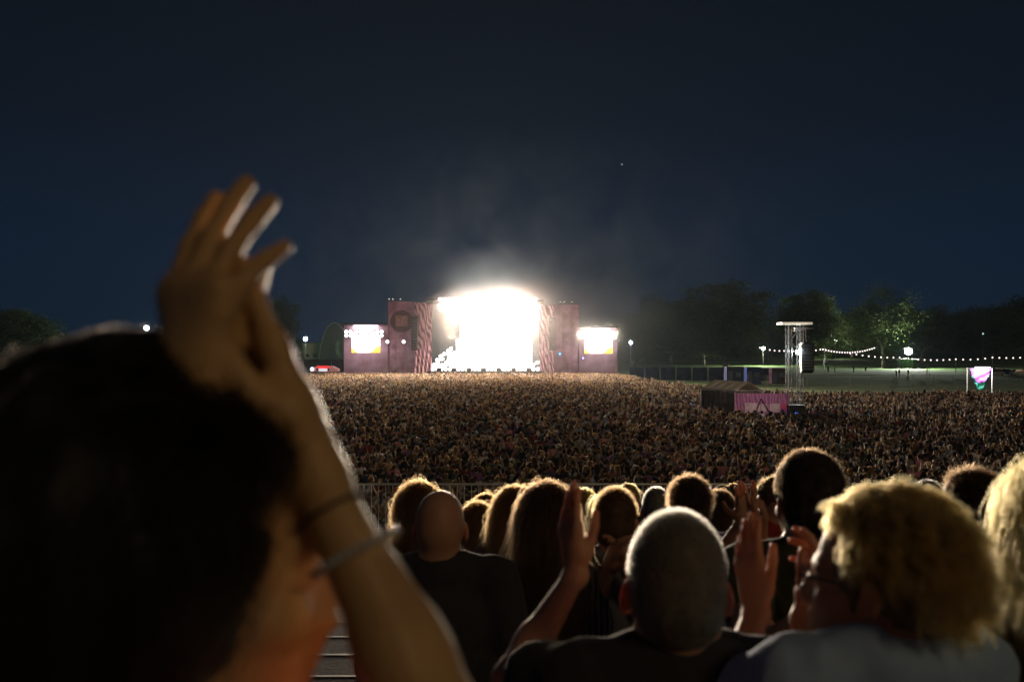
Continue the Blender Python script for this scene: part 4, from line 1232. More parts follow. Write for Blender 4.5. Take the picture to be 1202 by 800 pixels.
def armset(kind, S=1.):
    c = lambda x, y, z: np.array([x, y, z]) * S
    if kind == 'clap_high': return {-1: dict(el=c(-.25, .16, 1.50), wr=c(-.10, .22, 1.74), tip=(.35, .1, 1), n=(1, 0, -.2)), 1: dict(el=c(.25, .16, 1.50), wr=c(.10, .22, 1.74), tip=(-.35, .1, 1), n=(-1, 0, -.2))}
    if kind == 'both_up': return {-1: dict(el=c(-.30, .04, 1.62), wr=c(-.30, .08, 1.88), tip=(.1, .1, 1), n=(0, 1, 0)), 1: dict(el=c(.30, .04, 1.62), wr=c(.31, .08, 1.88), tip=(-.1, .1, 1), n=(0, 1, 0))}
    if kind == 'one_up': return {1: dict(el=c(.28, .08, 1.58), wr=c(.24, .12, 1.85), tip=(-.1, .1, 1), n=(0, 1, 0))}
    if kind == 'phone': return {-1: dict(el=c(-.24, .20, 1.40), wr=c(-.06, .30, 1.62), tip=(.3, .2, 1), n=(1, .2, 0), curl=.7), 1: dict(el=c(.24, .20, 1.40), wr=c(.06, .30, 1.62), tip=(-.3, .2, 1), n=(-1, .2, 0), curl=.7)}
    if kind == 'clap_low': return {-1: dict(el=c(-.27, .12, 1.18), wr=c(-.07, .30, 1.34), tip=(.4, .2, 1), n=(1, 0, 0)), 1: dict(el=c(.27, .12, 1.18), wr=c(.07, .30, 1.34), tip=(-.4, .2, 1), n=(-1, 0, 0))}
    return {}
KINDS = [('down', 'short', 0, 0), ('down', 'long', 1, 12), ('clap_low', 'short', 0, -15), ('clap_high', 'long', 1, 5), ('one_up', 'short', 0, 8), ('phone', 'short', 0, 0), ('clap_high', 'short', 0, -5), ('down', 'bald', 0, 0), ('both_up', 'short', 0, 0), ('clap_low', 'long', 1, -20), ('down', 'cap', 0, 18), ('clap_low', 'bun', 1, 5)]
def crowd_kind(i, vox, strands=True):
    arm, hs, fem, yaw = KINDS[i]
    p = Person(1.75, 1. if not fem else .92, (yaw, 0, 0), armset(arm), bool(fem))
    body = p.body(vox, .05, 1.3, feat=vox < .03)
    shirt = p.top(vox, .05, folds=.003, seed=i)
    trou = p.trousers(.05)
    hv = None
    if hs != 'bald':
        f = Field(*[np.arange(a, b, min(vox, .02)) for a, b in ((-.2, .2), (-.26, .2), (1.15, 1.82))])
        M = p.HR
        f.ell(p.H((0, -.016, 1.655)), np.array([.082, .103, .103]), k=.02, M=M)
        if hs == 'long': f.cap(p.H((0, -.05, 1.62)), p.H((0, -.085, 1.36)), .078, .070, k=.04, flat=.6, side=M[:, 1])
        else: f.ell(p.H((0, -.045, 1.60)), np.array([.068, .066, .07]), k=.02, M=M)
        if hs == 'bun': f.ell(p.H((0, -.06, 1.76)), np.array([.04, .04, .035]), k=.01)
        if hs == 'cap': f.cap(p.H((0, .06, 1.685)), p.H((0, .15, 1.665)), .05, .05, k=.01, flat=.25, side=M[:, 2])
        f.ell(p.H((0, .09, 1.565)), np.array([.10, .08, .09]), k=.01, M=M, sub=True)
        hv = f.mesh()
        if strands and hs != 'cap':
            S_ = p.strands('short' if hs in ('short', 'bun') else 'long', 420, i, length=.045 if hs in ('short', 'bun') else .30, pts=3 if hs in ('short', 'bun') else 7)
            S_[:, 1:] += (S_[:, 1:] - p.H((0, -.014, 1.65))) * .06
            V, Q = ribbons(S_, .0022 if vox < .03 else .004)
            hv = (np.concatenate([hv[0], V]), np.concatenate([hv[1], Q + len(hv[0])]))
    return p, body, shirt, trou, hv
print('crowd kinds', round(time.time() - T0, 1))
SHIRTS = [('black', (.02, .02, .022)), ('black', (.025, .022, .02)), ('white', (.62, .62, .60)), ('grey', (.22, .22, .23)), ('navy', (.03, .045, .11)), ('dark red', (.22, .03, .03)), ('olive', (.09, .10, .04)), ('pale blue', (.25, .34, .48)), ('brown', (.14, .08, .05)), ('pink', (.5, .2, .26)), ('dark green', (.03, .08, .05)), ('purple', (.16, .07, .22))]
HAIRS = [('dark', (.03, .02, .013)), ('brown', (.13, .07, .03)), ('fair', (.42, .29, .13)), ('grey', (.40, .38, .35))]

# where the crowd stands: from the front of the stand to the stage; on the right only up to the park edge
def far_edge(px):
    if px < 352: return 188
    if px < 725: return 196.5
    if px < 735: return 190
    if px < 860:
        y = 440 + (458 - 440) * (px - 735) / 125
        return 5.6 * F / (y - HY)
    return 5.6 * F / (459 - HY)
pts = []
y = 24.5
while y < 197:
    dx = .56 if y < 60 else .60
    dy = .62 if y < 60 else .66
    x0, x1 = -.62 * y - 6, .60 * y + 10
    xs = np.arange(x0, x1, dx)
    xs = xs + rng.normal(size=len(xs)) * .14
    yy = y + rng.normal(size=len(xs)) * .17
    ok = rng.random(len(xs)) > .10
    px = 601 + xs / yy * F
    fe_ = np.array([far_edge(p) for p in px])
    ok &= yy < fe_ + rng.normal(size=len(xs)) * .6
    # keep clear of things standing in the field
    for bx, by, r_ in ((tx, D0, 1.7), (hx, D0, .0), ((bx0 + bx1) / 2, 86.5, 3.6), (at(934, 0, 84).x, 84, 1.0), (sc.location.x, 118, 1.6)):
        ok &= (xs - bx) ** 2 + (yy - by) ** 2 > r_ ** 2
    rx = xs - c1.x; ry = yy - c1.y; dd = dv.normalized(); a_ = rx * dd.x + ry * dd.y; b_ = rx * nv.x + ry * nv.y
    ok &= ~((a_ > -.4) & (a_ < dv.length + .4) & (b_ > -.5) & (b_ < 3.5))
    # thin dark gaps and lanes
    gap = np.sin(xs * .16 + 1.3) * np.sin(yy * .11 + .4) + .5 * np.sin(xs * .41 + yy * .23)
    ok &= ~((gap > 1.05) & (rng.random(len(xs)) < .55))
    ok &= ~((np.abs(np.sin(xs * .9 + np.sin(yy * .35) * 1.4) + np.sin(yy * .8 + xs * .3)) < .18) & (rng.random(len(xs)) < .5))
    ok &= ~((np.abs(yy - (79 + xs * .12)) < 2.2) & (xs > 24) & (rng.random(len(xs)) < .8))
    pts.append(np.stack([xs[ok], yy[ok]], 1)); y += dy
pts = np.concatenate(pts)
px = 601 + pts[:, 0] / pts[:, 1] * F
py = HY + 5.6 / pts[:, 1] * F
print('crowd', len(pts))
near = np.where((px > 330) & (px < 1204) & (py < 628) & ((py < 586) | (px < 486)))[0]
near = near[np.argsort(pts[near, 1])][:300]
isn = np.zeros(len(pts), bool); isn[near] = True
NK = len(KINDS)
weights = np.array([.24, .17, .10, .05, .06, .03, .06, .04, .03, .10, .05, .07])
def cast(n, far):
    w_ = weights.copy()
    k = rng.choice(NK, n, p=w_ / w_.sum())
    up = rng.random(n) < np.clip((far - 120) / 160, 0, .42)
    k[up] = rng.choice([3, 4, 6, 8], up.sum())
    return k
# nearest 300: a thing each
protos = {}
for i in range(NK):
    protos[i] = crowd_kind(i, .022)
print('near kinds', round(time.time() - T0, 1))
pm_ = {}
for i, (p, b, s_, t_, hv) in protos.items():
    pm_[i] = (mesh_np('person', *b, [skin_c]), mesh_np('t_shirt', *s_, [shirt_o]), mesh_np('trousers', *t_, [trou_c]),
              [mesh_np('hair', *hv, [hm]) for hm in (hair_o if i != 10 else hair_o)] if hv is not None else None)
phone = MB().box((0, 0, 0), (.075, .01, .15)).mesh('phone', [phone_m])
arm_txt = {'down': 'arms down', 'clap_low': 'clapping low', 'clap_high': 'clapping high', 'one_up': 'one arm raised', 'phone': 'holding up a phone', 'both_up': 'both arms raised'}
kk = cast(300, pts[near, 1])
blocks = ['left of bald man', 'beyond bald man', 'beyond hand', 'beyond grey head', 'beyond tall man', 'beyond golden curls', 'beside blond hair']
def where(px_):
    for b, lim in zip(blocks, (470, 560, 700, 830, 960, 1130, 9999)):
        if px_ < lim: return b
for j, n_ in enumerate(near):
    i = int(kk[j]); hs = KINDS[i][1]
    sn, sc_c = SHIRTS[rng.integers(len(SHIRTS))]
    bm_, sm__, tm__, hm__ = pm_[i]
    o = link('person', bm_)
    h = rng.normal(1.0, .04) * (.95 if KINDS[i][2] else 1.01)
    o.location = (*pts[n_], 0); o.rotation_euler = (0, 0, rng.normal() * .3 + .0); o.scale = (h, h, h)
    a = link('t_shirt', sm__, o); a.color = (*sc_c, 1)
    link('trousers', tm__, o)
    hc = rng.choice(4, p=[.45, .32, .15, .08])
    if hm__:
        if hs == 'cap': hc = 4 + int(rng.random() < .5)
        link('cap' if hs == 'cap' else 'hair', hm__[hc], o)
    if i == 5:
        q = link('phone', phone); q.location = o.matrix_basis @ Vector((0, .37, 1.74)); q.rotation_euler = o.rotation_euler
        tag(q, 'small lit phone held up ' + where(px[n_]) + ', row ' + ('nearest the railing' if pts[n_, 1] < 30 else 'behind the railing'), 'phone', 'phones held up in the near crowd')
    ht_ = {'bald': 'bald', 'cap': ('red cap', 'white cap')[hc - 4] if hs == 'cap' else '', 'bun': HAIRS[min(hc, 3)][0] + ' tied hair', 'short': 'short ' + HAIRS[min(hc, 3)][0] + ' hair', 'long': 'long ' + HAIRS[min(hc, 3)][0] + ' hair'}[hs]
    dist = 'by railing' if pts[n_, 1] < 31 else 'mid rows' if pts[n_, 1] < 36 else 'rear rows'
    tag(o, f'{ht_}, {sn} top, {arm_txt[KINDS[i][0]]}, {dist}, {where(px[n_])}', 'person', 'people in the nearest rows of the field crowd')
print('near crowd', round(time.time() - T0, 1))

# everyone farther off: one mass, the same kinds of figure placed on points
kc = bpy.data.collections.new('crowd_kinds')
for i in range(NK):
    p, b, s_, t_, hv = crowd_kind(i, .034)
    V = []; Q = []; I = []; n0 = 0
    for k, pr in enumerate((b, s_, t_, hv)):
        if pr is None: continue
        V.append(pr[0]); Q.append(pr[1] + n0); I.append(np.full(len(pr[1]), k)); n0 += len(pr[0])
    me = mesh_np('crowd_figure', np.concatenate(V), np.concatenate(Q), [skin_c, shirt_i, trou_c, hair_i], np.concatenate(I))
    o = bpy.data.objects.new(f'figure_{chr(97 + i)}', me)
    kc.objects.link(o)
rest = np.where(~isn)[0]
n = len(rest)
me = bpy.data.meshes.new('crowd')
me.vertices.add(n)
co = np.zeros((n, 3), np.float32); co[:, :2] = pts[rest]
me.vertices.foreach_set('co', co.ravel())
def addattr(nm_, typ, arr, key='value'):
    a = me.attributes.new(nm_, typ, 'POINT'); a.data.foreach_set(key, np.ascontiguousarray(arr).ravel())
addattr('pick', 'INT', cast(n, pts[rest, 1]).astype(np.int32))
addattr('turn', 'FLOAT', (rng.normal(size=n) * .35).astype(np.float32))
addattr('size', 'FLOAT', rng.normal(.98, .06, n).astype(np.float32))
sc_arr = np.array([s[1] for s in SHIRTS])[rng.integers(len(SHIRTS), size=n)] * rng.uniform(.8, 1.2, n)[:, None]
hc_arr = np.array([s[1] for s in HAIRS])[rng.choice(4, n, p=[.42, .33, .17, .08])] * rng.uniform(.7, 1.3, n)[:, None]
addattr('shirt_col', 'FLOAT_VECTOR', sc_arr.astype(np.float32), 'vector')
addattr('hair_col', 'FLOAT_VECTOR', hc_arr.astype(np.float32), 'vector')
cro = link('crowd', me)
tag(cro, 'dense crowd filling the field from the railing to the bright stage', kind='stuff')
ng = bpy.data.node_groups.new('crowd', 'GeometryNodeTree')
ng.interface.new_socket('Geometry', in_out='INPUT', socket_type='NodeSocketGeometry')
ng.interface.new_socket('Geometry', in_out='OUTPUT', socket_type='NodeSocketGeometry')
N_ = ng.nodes.new
gi, go, ip, ci = N_('NodeGroupInput'), N_('NodeGroupOutput'), N_('GeometryNodeInstanceOnPoints'), N_('GeometryNodeCollectionInfo')
ci.inputs[0].default_value = kc; ci.inputs['Separate Children'].default_value = True; ci.inputs['Reset Children'].default_value = True
ip.inputs['Pick Instance'].default_value = True
def na(nm_, typ):
    q = N_('GeometryNodeInputNamedAttribute'); q.data_type = typ; q.inputs[0].default_value = nm_; return q.outputs[0]
m2p = N_('GeometryNodeMeshToPoints')
cx_ = N_('ShaderNodeCombineXYZ')
ng.links.new(na('turn', 'FLOAT'), cx_.inputs['Z'])
ng.links.new(gi.outputs[0], m2p.inputs[0]); ng.links.new(m2p.outputs[0], ip.inputs['Points'])
ng.links.new(ci.outputs[0], ip.inputs['Instance']); ng.links.new(na('pick', 'INT'), ip.inputs['Instance Index'])
ng.links.new(cx_.outputs[0], ip.inputs['Rotation']); ng.links.new(na('size', 'FLOAT'), ip.inputs['Scale'])
ng.links.new(ip.outputs[0], go.inputs[0])
md = cro.modifiers.new('crowd', 'NODES'); md.node_group = ng
print('crowd mass', n, round(time.time() - T0, 1))

# people on the grass beyond, stewards by the fence
for j, (px_, d, sh_, txt, k) in enumerate(((972, 262, (.02, .02, .02), 'dark figure on the grass left of the pale figure, right of the loudspeakers', 0), (980, 262, (.6, .4, .4), 'pale shirted figure on the grass right of the hanging loudspeakers', 1), (1002, 262, (.03, .03, .03), 'dark figure on the grass between the loudspeakers and the pale trunked tree', 2), (1016, 265, (.03, .03, .05), 'dark figure just left of the pale trunked tree', 0), (1052, 222, (.02, .02, .02), 'dark figure below the shelter, left of a pair', 1), (1055.5, 223, (.02, .02, .02), 'dark figure below the shelter, right of a pair', 2), (1066, 232, (.03, .03, .03), 'lone dark figure on the grass straight under the shelter', 0), (1109, 120, (.65, .62, .05), 'steward in bright yellow top behind the crowd left of the purple cloth', 6), (1125, 121, (.7, .7, .7), 'figure in white top standing by the pale pole of the purple cloth', 4))):
    bm_, sm__, tm__, hm__ = pm_[k]
    o = link('person', bm_); x_ = (px_ - 601) / F * d; o.location = (x_, d, ground_z(x_, d)); o.rotation_euler = (0, 0, j * .9)
    a = link('t_shirt', sm__, o); a.color = (*sh_, 1); link('trousers', tm__, o)
    if hm__: link('hair', hm__[0], o)
    if d < 130: o.scale = (1.12,) * 3 if d < 121 else (1.08,) * 3
    tag(o, txt, 'person')
# ------------------------------------------------------------------ the people standing in front
skin = mat('skin', (.46, .25, .16), .5, sss=.55, sssr=(1, .28, .12), ssss=.022, bump=.3, bscale=120, dist=.003, noise=.08, nscale=9)
skin2 = mat('warm lit skin', (.62, .38, .18), .5, sss=.06, sssr=(1, .48, .22), ssss=.018, bump=.3, bscale=120, dist=.003, noise=.08, nscale=9)  # warm lamplight on the near arm is put into this colour
H_BLACK = hair_mat('black hair', (.006, .005, .004))
H_DARK = hair_mat('dark brown hair', (.055, .027, .012))
H_BROWN = hair_mat('brown hair', (.11, .05, .016))
H_BLOND = hair_mat('blond hair', (.44, .22, .045))
H_GREY = hair_mat('grey hair', (.46, .41, .31))
H_GOLD = hair_mat('golden curly hair', (.34, .165, .04))
U = {}
def under(c, nm_):
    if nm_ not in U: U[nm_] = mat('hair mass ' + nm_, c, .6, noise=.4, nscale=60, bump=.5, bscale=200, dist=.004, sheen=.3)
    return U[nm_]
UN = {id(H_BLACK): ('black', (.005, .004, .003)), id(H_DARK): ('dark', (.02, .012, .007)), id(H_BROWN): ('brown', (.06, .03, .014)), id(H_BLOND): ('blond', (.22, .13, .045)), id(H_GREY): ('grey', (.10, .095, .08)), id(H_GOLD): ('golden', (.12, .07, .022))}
def cloth(nm_, c, c2=None, **k):
    return mat(nm_, c, .9, noise=.2, nscale=14, bump=.35, bscale=70, dist=.003, sheen=.25, base2=c2, **k)
jean = cloth('dark denim', (.03, .035, .06))
shoem = mat('shoe leather', (.03, .03, .03), .6)

def front(px, pytop, d, label, hairstyle, hm, shirt, yaw=0, pitch=0, roll=0, byaw=0, build=1., fem=False, arms=None, vox=.006, hextra=0, nst=3500, hlen=None, hrad=.00035, skinm=None, sleeve=.62, cvox=None, group=None, box=None, strap=False, long=False, neck=1.452, infl=.012, sink=.014):
    """one person; px, pytop = where the top of the head is seen at d metres; arm points given as (px, py, d)"""
    x = (px - 601) / F * d; fz = floor_z(d)
    ztop = CAMZ - (pytop - HY) / F * d - hextra
    h = ztop - fz + sink
    ca, sa = math.cos(byaw), math.sin(byaw)
    RZ_ = rotz(-byaw)
    def loc(q):
        w_ = np.array(P(*q)) - np.array([x, d, fz]); return RZ_.T @ w_
    A = {}
    for q, a in (arms or {}).items():
        b = dict(a); b['el'] = loc(a['el']); b['wr'] = loc(a['wr'])
        b['tip'] = unit(loc(a['tip']) - b['wr'])
        b['n'] = RZ_.T @ np.array(a['n'], float)
        A[q] = b
    p = Person(h, build, (math.degrees(yaw - byaw) if abs(yaw) > .0 or byaw else 0, pitch, roll), A, fem, sink)
    bx = None
    body = p.body(vox, .03, 1.25, box=box(loc) if box else None)
    o = link('person', mesh_np('person', *body, [skinm or skin]))
    o.location = (x, d, fz); o.rotation_euler = (0, 0, -byaw)
    tag(o, label, 'person', group)
    cv = cvox or max(vox, .009)
    top = p.top(cv, .03, folds=.0035, seed=int(px), sleeve=sleeve, infl=infl, strap=strap, long=long, neck=neck)
    link('strap_top' if strap else 't_shirt', mesh_np('t_shirt', *top, [shirt]), o)
    link('trousers', mesh_np('trousers', *p.trousers(.022), [jean]), o)
    for q in (-1, 1): p.shoe(q).build('shoe', shoem, o, True)
    if hairstyle:
        nm_, c_ = UN[id(hm)]
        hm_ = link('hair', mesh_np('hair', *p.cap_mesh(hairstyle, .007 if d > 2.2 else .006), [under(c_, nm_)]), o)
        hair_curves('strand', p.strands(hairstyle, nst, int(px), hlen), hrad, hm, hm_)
    print(label[:30], round(h, 2), round(time.time() - T0, 1))
    return o, p
c_black = cloth('black jersey', (.022, .022, .026), (.03, .03, .036))
c_olive = cloth('olive jersey', (.035, .038, .018), (.05, .05, .025))
c_grey = cloth('grey jersey', (.10, .10, .12), (.14, .14, .17))
c_blue = cloth('pale blue jersey', (.26, .40, .62), (.33, .47, .68))
c_purple = cloth('violet jersey', (.14, .12, .24), (.18, .15, .30))
c_brown = cloth('brown knit', (.10, .05, .025), (.14, .07, .035))
c_red = cloth('dark red jersey', (.25, .02, .02), (.30, .03, .03))
# striped cloth
c_str = mat('striped cotton', (.12, .12, .16), .9)
t = c_str.node_tree; wv = t.nodes.new('ShaderNodeTexWave'); wv.inputs['Scale'].default_value = 14; wv.inputs['Distortion'].default_value = 1.2; co = t.nodes.new('ShaderNodeTexCoord')
r_ = t.nodes.new('ShaderNodeValToRGB'); r_.color_ramp.elements[0].color = (.03, .03, .04, 1); r_.color_ramp.elements[1].color = (.13, .12, .14, 1); r_.color_ramp.elements[0].position = .45; r_.color_ramp.elements[1].position = .75
t.links.new(co.outputs['Object'], wv.inputs['Vector']); t.links.new(wv.outputs['Fac'], r_.inputs[0]); t.links.new(r_.outputs[0], t.nodes['Principled BSDF'].inputs['Base Color'])

# farther heads first
front(571, 581, 7.2, 'small dark head rimmed with light, just above the rounded dark haired woman', 'long', H_BROWN, c_grey, fem=True, vox=.010, nst=1800, hrad=.0006, build=.92)
front(561, 593, 5.2, 'woman with rounded dark hair glowing at the rim, right of the bald man', 'long', H_BROWN, c_black, fem=True, vox=.009, nst=3000, hrad=.0005, build=.9)
front(491, 570, 4.3, 'long brown haired woman in black mostly hidden behind the bald man', 'long', H_BROWN, c_black, yaw=-.25, fem=True, vox=.008, nst=4500, hrad=.0005, build=.95)
front(606, 575, 4.5, 'woman with wavy brown hair and grey top just left of the long dark hair', 'long', H_BROWN, c_grey, yaw=.25, fem=True, vox=.008, nst=4500, hrad=.0005, build=.92)
front(684, 576, 6.8, 'blond haired head just right of the raised hand', 'long', H_BLOND, c_black, fem=True, vox=.010, nst=2500, hrad=.0005)
front(708, 584, 6.1, 'woman with golden hair falling beside the man holding his hands to his neck', 'long', H_BLOND, c_black, yaw=-.3, fem=True, vox=.010, nst=2500, hrad=.0006, build=.9)
front(737, 569, 7.3, 'small fair haired head above the dark haired clapping man', 'short', H_BLOND, c_black, vox=.010, nst=1800, hrad=.0006)
front(770, 572, 5.6, 'close cropped grey head next to the dark curly head', 'crop', H_GREY, c_black, vox=.009, nst=3000, hlen=.012, hrad=.0005)
front(861, 569, 8.2, 'brown haired head above the narrow forearm, farthest of the group', 'short', H_BROWN, c_black, vox=.012, nst=1500, hrad=.0007)
front(848, 569, 7.2, 'nearly bald head shining white behind the straight dark hair', 'crop', H_DARK, c_black, vox=.010, nst=1200, hlen=.006)
front(844, 578, 6.3, 'woman with straight dark hair between the curly head and the red lit hand', 'long', H_DARK, c_black, fem=True, vox=.009, nst=3000, hrad=.0005, build=.9)
front(747, 577, 8.4, 'tiny dark head between the fair head and the cropped grey head', 'short', H_DARK, c_black, vox=.012, nst=1200, hrad=.0006)
front(911, 561, 5.4, 'yellow lit woman with short hair facing sideways left of the tall man', 'short', H_BROWN, c_red, yaw=-1.25, fem=True, vox=.008, nst=2500, hrad=.0005, hlen=.05, build=.85,
      arms={1: dict(el=(893, 650, 5.2), wr=(896, 606, 5.1), tip=(893, 585, 5.0), n=(-1, .2, 0), thumb=1)})
front(893, 590, 6.3, 'person in red clapping behind the narrow raised hands', 'short', H_BROWN, c_red, vox=.010, nst=1500, hrad=.0006,
      arms={-1: dict(el=(872, 640, 6.2), wr=(884, 607, 6.1), tip=(887, 588, 6.0), n=(1, 0, 0), thumb=-1), 1: dict(el=(914, 640, 6.2), wr=(902, 607, 6.1), tip=(898, 588, 6.0), n=(-1, 0, 0), thumb=1)})
front(1088, 565, 6.0, 'grey brown head half hidden behind the big curly hair', 'short', H_GREY, c_black, vox=.010, nst=2500, hrad=.0006)
front(1139, 554, 3.9, 'man with dark curly hair and lit cheek in profile beside the long blond hair', 'short', H_DARK, c_black, yaw=-.75, vox=.006, nst=5000, hlen=.06, hrad=.0005)
front(1049, 590, 7.0, 'small dark head just visible above the curly hair', 'short', H_DARK, c_black, vox=.012, nst=1000, hrad=.0006)
# dark curly head, its owner raises a hand on the right
front(809, 562, 4.6, 'person with thick dark curly hair and violet top raising narrow pale hands', 'short', H_DARK, c_purple, vox=.006, nst=6000, hlen=.055, hrad=.0005,
      arms={1: dict(el=(838, 668, 4.35), wr=(871, 612, 4.2), tip=(872, 578, 4.15), n=(-.5, .8, 0), thumb=1, curl=.08, spread=.06),
            -1: dict(el=(862, 668, 4.0), wr=(884, 616, 4.05), tip=(887, 580, 4.0), n=(-.6, .2, 0), thumb=-1, curl=.1, spread=.08)}, skinm=skin)
front(722, 574, 3.9, 'man with thin dark hair and reddish skin holding clasped hands by his neck', 'crop', H_BROWN, c_grey, yaw=.3, vox=.006, nst=4500, hlen=.02, hrad=.0005,
      arms={-1: dict(el=(690, 730, 3.7), wr=(712, 672, 3.65), tip=(722, 640, 3.62), n=(1, .2, .2), thumb=-1, curl=.35),
            1: dict(el=(760, 735, 3.8), wr=(738, 672, 3.7), tip=(728, 640, 3.68), n=(-1, 0, .1), thumb=1, curl=.3)})
front(641, 572, 3.7, 'woman with long straight dark hair down her striped top in the middle', 'long', H_DARK, c_str, fem=True, vox=.006, nst=9000, hrad=.00045, hlen=.52, build=.95)
front(517, 573, 3.35, 'bald man in black t-shirt with a shining scalp and red lit ear', None, None, c_black, yaw=.12, vox=.005, build=1.12, sink=.03)
front(949, 532, 2.95, 'tall man with short dark brown hair in an olive t-shirt', 'short', H_DARK, c_olive, yaw=-.2, byaw=.12, vox=.005, nst=9000, hlen=.028, hrad=.0004, build=1.06,
      arms={-1: dict(el=(880, 735, 2.7), wr=(905, 752, 2.5), tip=(925, 742, 2.45), n=(1, 0, 0), thumb=-1)})
# blond woman at the edge
front(1240, 549, 1.80, 'woman with long straight blond hair cut by the edge of the picture', 'long', H_BLOND, c_brown, fem=True, vox=.006, nst=12000, hrad=.00045, hlen=.42, yaw=.1, build=.95, long=True)
# curly woman with glasses
LO, LP = front(1033, 576, 1.62, 'woman with big golden curly hair, glasses and pale blue t-shirt clapping', 'curly', H_GOLD, c_blue, yaw=-1.05, byaw=-.25, vox=.0045, nst=15000, hrad=.00045, fem=True, build=1.02, hlen=.12, sink=.05,
      arms={-1: dict(el=(850, 840, 1.72), wr=(888, 716, 1.92), tip=(876, 640, 1.95), n=(.85, .5, 0), thumb=-1, curl=.10, spread=.05, th=.15, thin=.9),
            1: dict(el=(985, 790, 1.72), wr=(944, 724, 1.86), tip=(962, 655, 1.90), n=(-.8, .2, .1), thumb=1, curl=.42, spread=.02)}, cvox=.007)
gl = MB()
gm = mat('dark spectacle frame', (.02, .02, .025), .3)
for q in (-1, 1):
    c_ = [LP.H((q * .034 + .021 * math.cos(a), .108, 1.612 + .017 * math.sin(a))) for a in np.linspace(0, 6.283, 17)]
    for a, b in zip(c_[:-1], c_[1:]): gl.tube(a, b, .0022, 5, cap=False)
    gl.tube(LP.H((q * .056, .106, 1.618)), LP.H((q * .079, .07, 1.620)), .0025, 5).tube(LP.H((q * .079, .07, 1.620)), LP.H((q * .083, -.01, 1.612)), .0022, 5)
gl.tube(LP.H((-.013, .110, 1.614)), LP.H((.013, .110, 1.614)), .002, 5)
o = gl.build('glasses', gm); o.matrix_basis = LO.matrix_basis.copy(); tag(o, 'dark framed glasses worn by the golden curly haired woman', 'glasses')
o.location = LO.location; o.rotation_euler = LO.rotation_euler
# strap of her bag: lies over the shirt from the right shoulder down to the left
sb = MB(); pv = None
for i in range(15):
    u_ = i / 14
    q = Vector((-.03 + .24 * u_, -.112 - .040 * math.sin(u_ * 2.6), 1.465 - .36 * u_))
    if pv is not None:
        dd_ = (q - pv).normalized(); sd_ = dd_.cross(Vector((0, -1, 0))).normalized() * .019
        sb.add([pv - sd_, pv + sd_, q + sd_, q - sd_, pv - sd_ + Vector((0, .004, 0)), pv + sd_ + Vector((0, .004, 0)), q + sd_ + Vector((0, .004, 0)), q - sd_ + Vector((0, .004, 0))], [[0, 1, 2, 3], [7, 6, 5, 4], [0, 4, 5, 1], [1, 5, 6, 2], [2, 6, 7, 3], [3, 7, 4, 0]])
    pv = q
o = sb.build('bag_strap', cloth('black webbing', (.02, .02, .02)), None, True); tag(o, 'dark bag strap slung across the back of the pale blue t-shirt', 'bag strap')
o.location = LO.location; o.rotation_euler = LO.rotation_euler
# grey cropped man, left arm raised
HO, HP = front(793, 602, 1.74, 'man with cropped grey hair, red lit ears and black t-shirt raising his left hand', 'crop', H_GREY, c_black, vox=.0045, nst=16000, hlen=.011, hrad=.0004, build=.98, yaw=.05, sink=.045,
      arms={-1: dict(el=(600, 798, 1.86), wr=(677, 672, 2.06), tip=(664, 590, 2.08), n=(.85, .5, 0), thumb=-1, curl=.14, spread=.04, hs=.94, th=.35, thin=.86)}, sleeve=.5, cvox=.007)
# the big haired woman close by on the left, clapping high
def abox(loc):
    q = [loc(a) for a in ((180, 200, .62), (560, 860, .52), (180, 600, .85), (390, 380, .60))]
    q = np.array(q); return q.min(0) - .02, q.max(0) + .02
AO, AP = front(182, 402, .74, 'woman with a great mass of dark hair close by, clapping high before her face', 'bush', H_BLACK, c_red, yaw=1.2, pitch=9, byaw=.75, vox=.0035, fem=True, nst=9000, hrad=.0005, skinm=skin2, build=.95, box=abox, cvox=.010, sleeve=.45,
      arms={1: dict(el=(532, 880, .68), wr=(366, 546, .72), tip=(300, 378, .74), n=(-.85, -.45, -.3), thumb=1, spread=.04, curl=.04, hs=.80, th=.3, thin=.76),
            -1: dict(el=(250, 930, .95), wr=(230, 500, .70), tip=(232, 330, .70), n=(.62, .78, 0), thumb=1, spread=.04, curl=.10, mcp=[.36, .42, .50, .66], thin=.85, hs=.88, th=-.5)})
# bracelets on the raised forearm
EL, WR = Vector(P(532, 880, .68)), Vector(P(366, 546, .72))
def bangle(name, t_, r, rr, m, label, n=28, beads=False):
    c = EL.lerp(WR, t_); d = (WR - EL).normalized(); u_ = d.orthogonal().normalized(); v_ = d.cross(u_)
    b = MB(); ps = [c + (u_ * math.cos(a) + v_ * math.sin(a)) * r - c for a in np.linspace(0, 2 * math.pi, n + 1)]
    for a, q in zip(ps[:-1], ps[1:]):
        if beads: b.ball(a, rr, 8, 6)
        else: b.tube(a, q, rr, 6, cap=False)
    if beads: b.ball(ps[beads], rr * 1.9, 10, 8)
    o = b.build(name, m, None, True); o.location = c; tag(o, label, 'bracelet')
    return o
bangle('bracelet', .84, .0275, .0018, mat('dark cord', (.04, .04, .05), .6), 'thin dark bracelet highest on the raised wrist')
bangle('bracelet', .68, .0330, .0032, mat('glass bead', (.55, .60, .62), .15, spec=.8), 'pale beaded bracelet lower on the raised forearm', 32, 5)
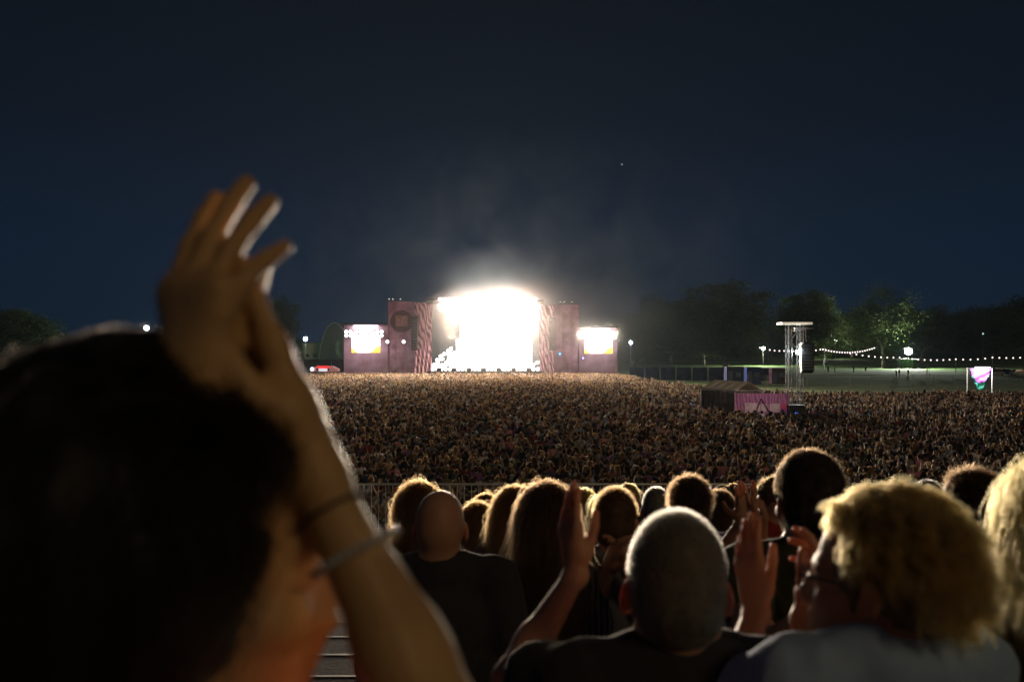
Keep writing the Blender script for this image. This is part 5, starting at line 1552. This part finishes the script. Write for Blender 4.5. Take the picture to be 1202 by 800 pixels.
# ------------------------------------------------------------------ air
hz_o = MB().box((0, 330, 28.5), (1300, 760, 60)).build('haze', [])
tag(hz_o, 'thin night haze over the field', kind='stuff')
hz_o.data.materials.clear()
hm = bpy.data.materials.new('haze'); hm.use_nodes = True; t = hm.node_tree; t.nodes.clear()
pv_ = t.nodes.new('ShaderNodeVolumePrincipled'); pv_.inputs['Color'].default_value = (.55, .75, 1, 1); pv_.inputs['Density'].default_value = HAZE; pv_.inputs['Anisotropy'].default_value = .35
ou = t.nodes.new('ShaderNodeOutputMaterial'); t.links.new(pv_.outputs[0], ou.inputs['Volume'])
hz_o.data.materials.append(hm)
# stage smoke: drifts up and right; its glow also stands in for lens bloom
for rad_, loc_, den_, f0_, lab_ in (((35, 11, 19), (6, 204, 11), SMOKE, .18, 'pale stage smoke hanging over the bright stage mouth'), ((62, 13, 34), (4, 207, 22), .030, .36, 'thin torn smoke drifting wide above the stage roof')):
    so_ = MB().ball((0, 0, 0), rad_, 28, 16).build('smoke', [])
    so_.location = loc_
    tag(so_, lab_, kind='stuff')
    m = bpy.data.materials.new('smoke'); m.use_nodes = True; t = m.node_tree; t.nodes.clear()
    v = t.nodes.new('ShaderNodeVolumePrincipled'); v.inputs['Color'].default_value = (.95, .95, .92, 1); v.inputs['Anisotropy'].default_value = .2
    ou = t.nodes.new('ShaderNodeOutputMaterial'); t.links.new(v.outputs[0], ou.inputs['Volume'])
    co = t.nodes.new('ShaderNodeTexCoord')
    n = t.nodes.new('ShaderNodeTexNoise'); n.inputs['Scale'].default_value = .085; n.inputs['Detail'].default_value = 3; n.inputs['Distortion'].default_value = .6
    t.links.new(co.outputs['Object'], n.inputs['Vector'])
    mr = t.nodes.new('ShaderNodeMapRange'); mr.inputs['From Min'].default_value = f0_; mr.inputs['From Max'].default_value = .86; mr.inputs['To Min'].default_value = 0; mr.inputs['To Max'].default_value = den_
    t.links.new(n.outputs['Fac'], mr.inputs['Value'])
    # thins out towards the edge of the cloud
    vd = t.nodes.new('ShaderNodeVectorMath'); vd.operation = 'DIVIDE'; vd.inputs[1].default_value = rad_
    t.links.new(co.outputs['Object'], vd.inputs[0])
    ln = t.nodes.new('ShaderNodeVectorMath'); ln.operation = 'LENGTH'; t.links.new(vd.outputs[0], ln.inputs[0])
    ml = t.nodes.new('ShaderNodeMapRange'); ml.inputs['From Min'].default_value = 1.0; ml.inputs['From Max'].default_value = .1
    t.links.new(ln.outputs['Value'], ml.inputs['Value'])
    mu = t.nodes.new('ShaderNodeMath'); mu.operation = 'MULTIPLY'; t.links.new(mr.outputs[0], mu.inputs[0]); t.links.new(ml.outputs[0], mu.inputs[1])
    t.links.new(mu.outputs[0], v.inputs['Density'])
    so_.data.materials.append(m)
print('done', round(time.time() - T0, 1))
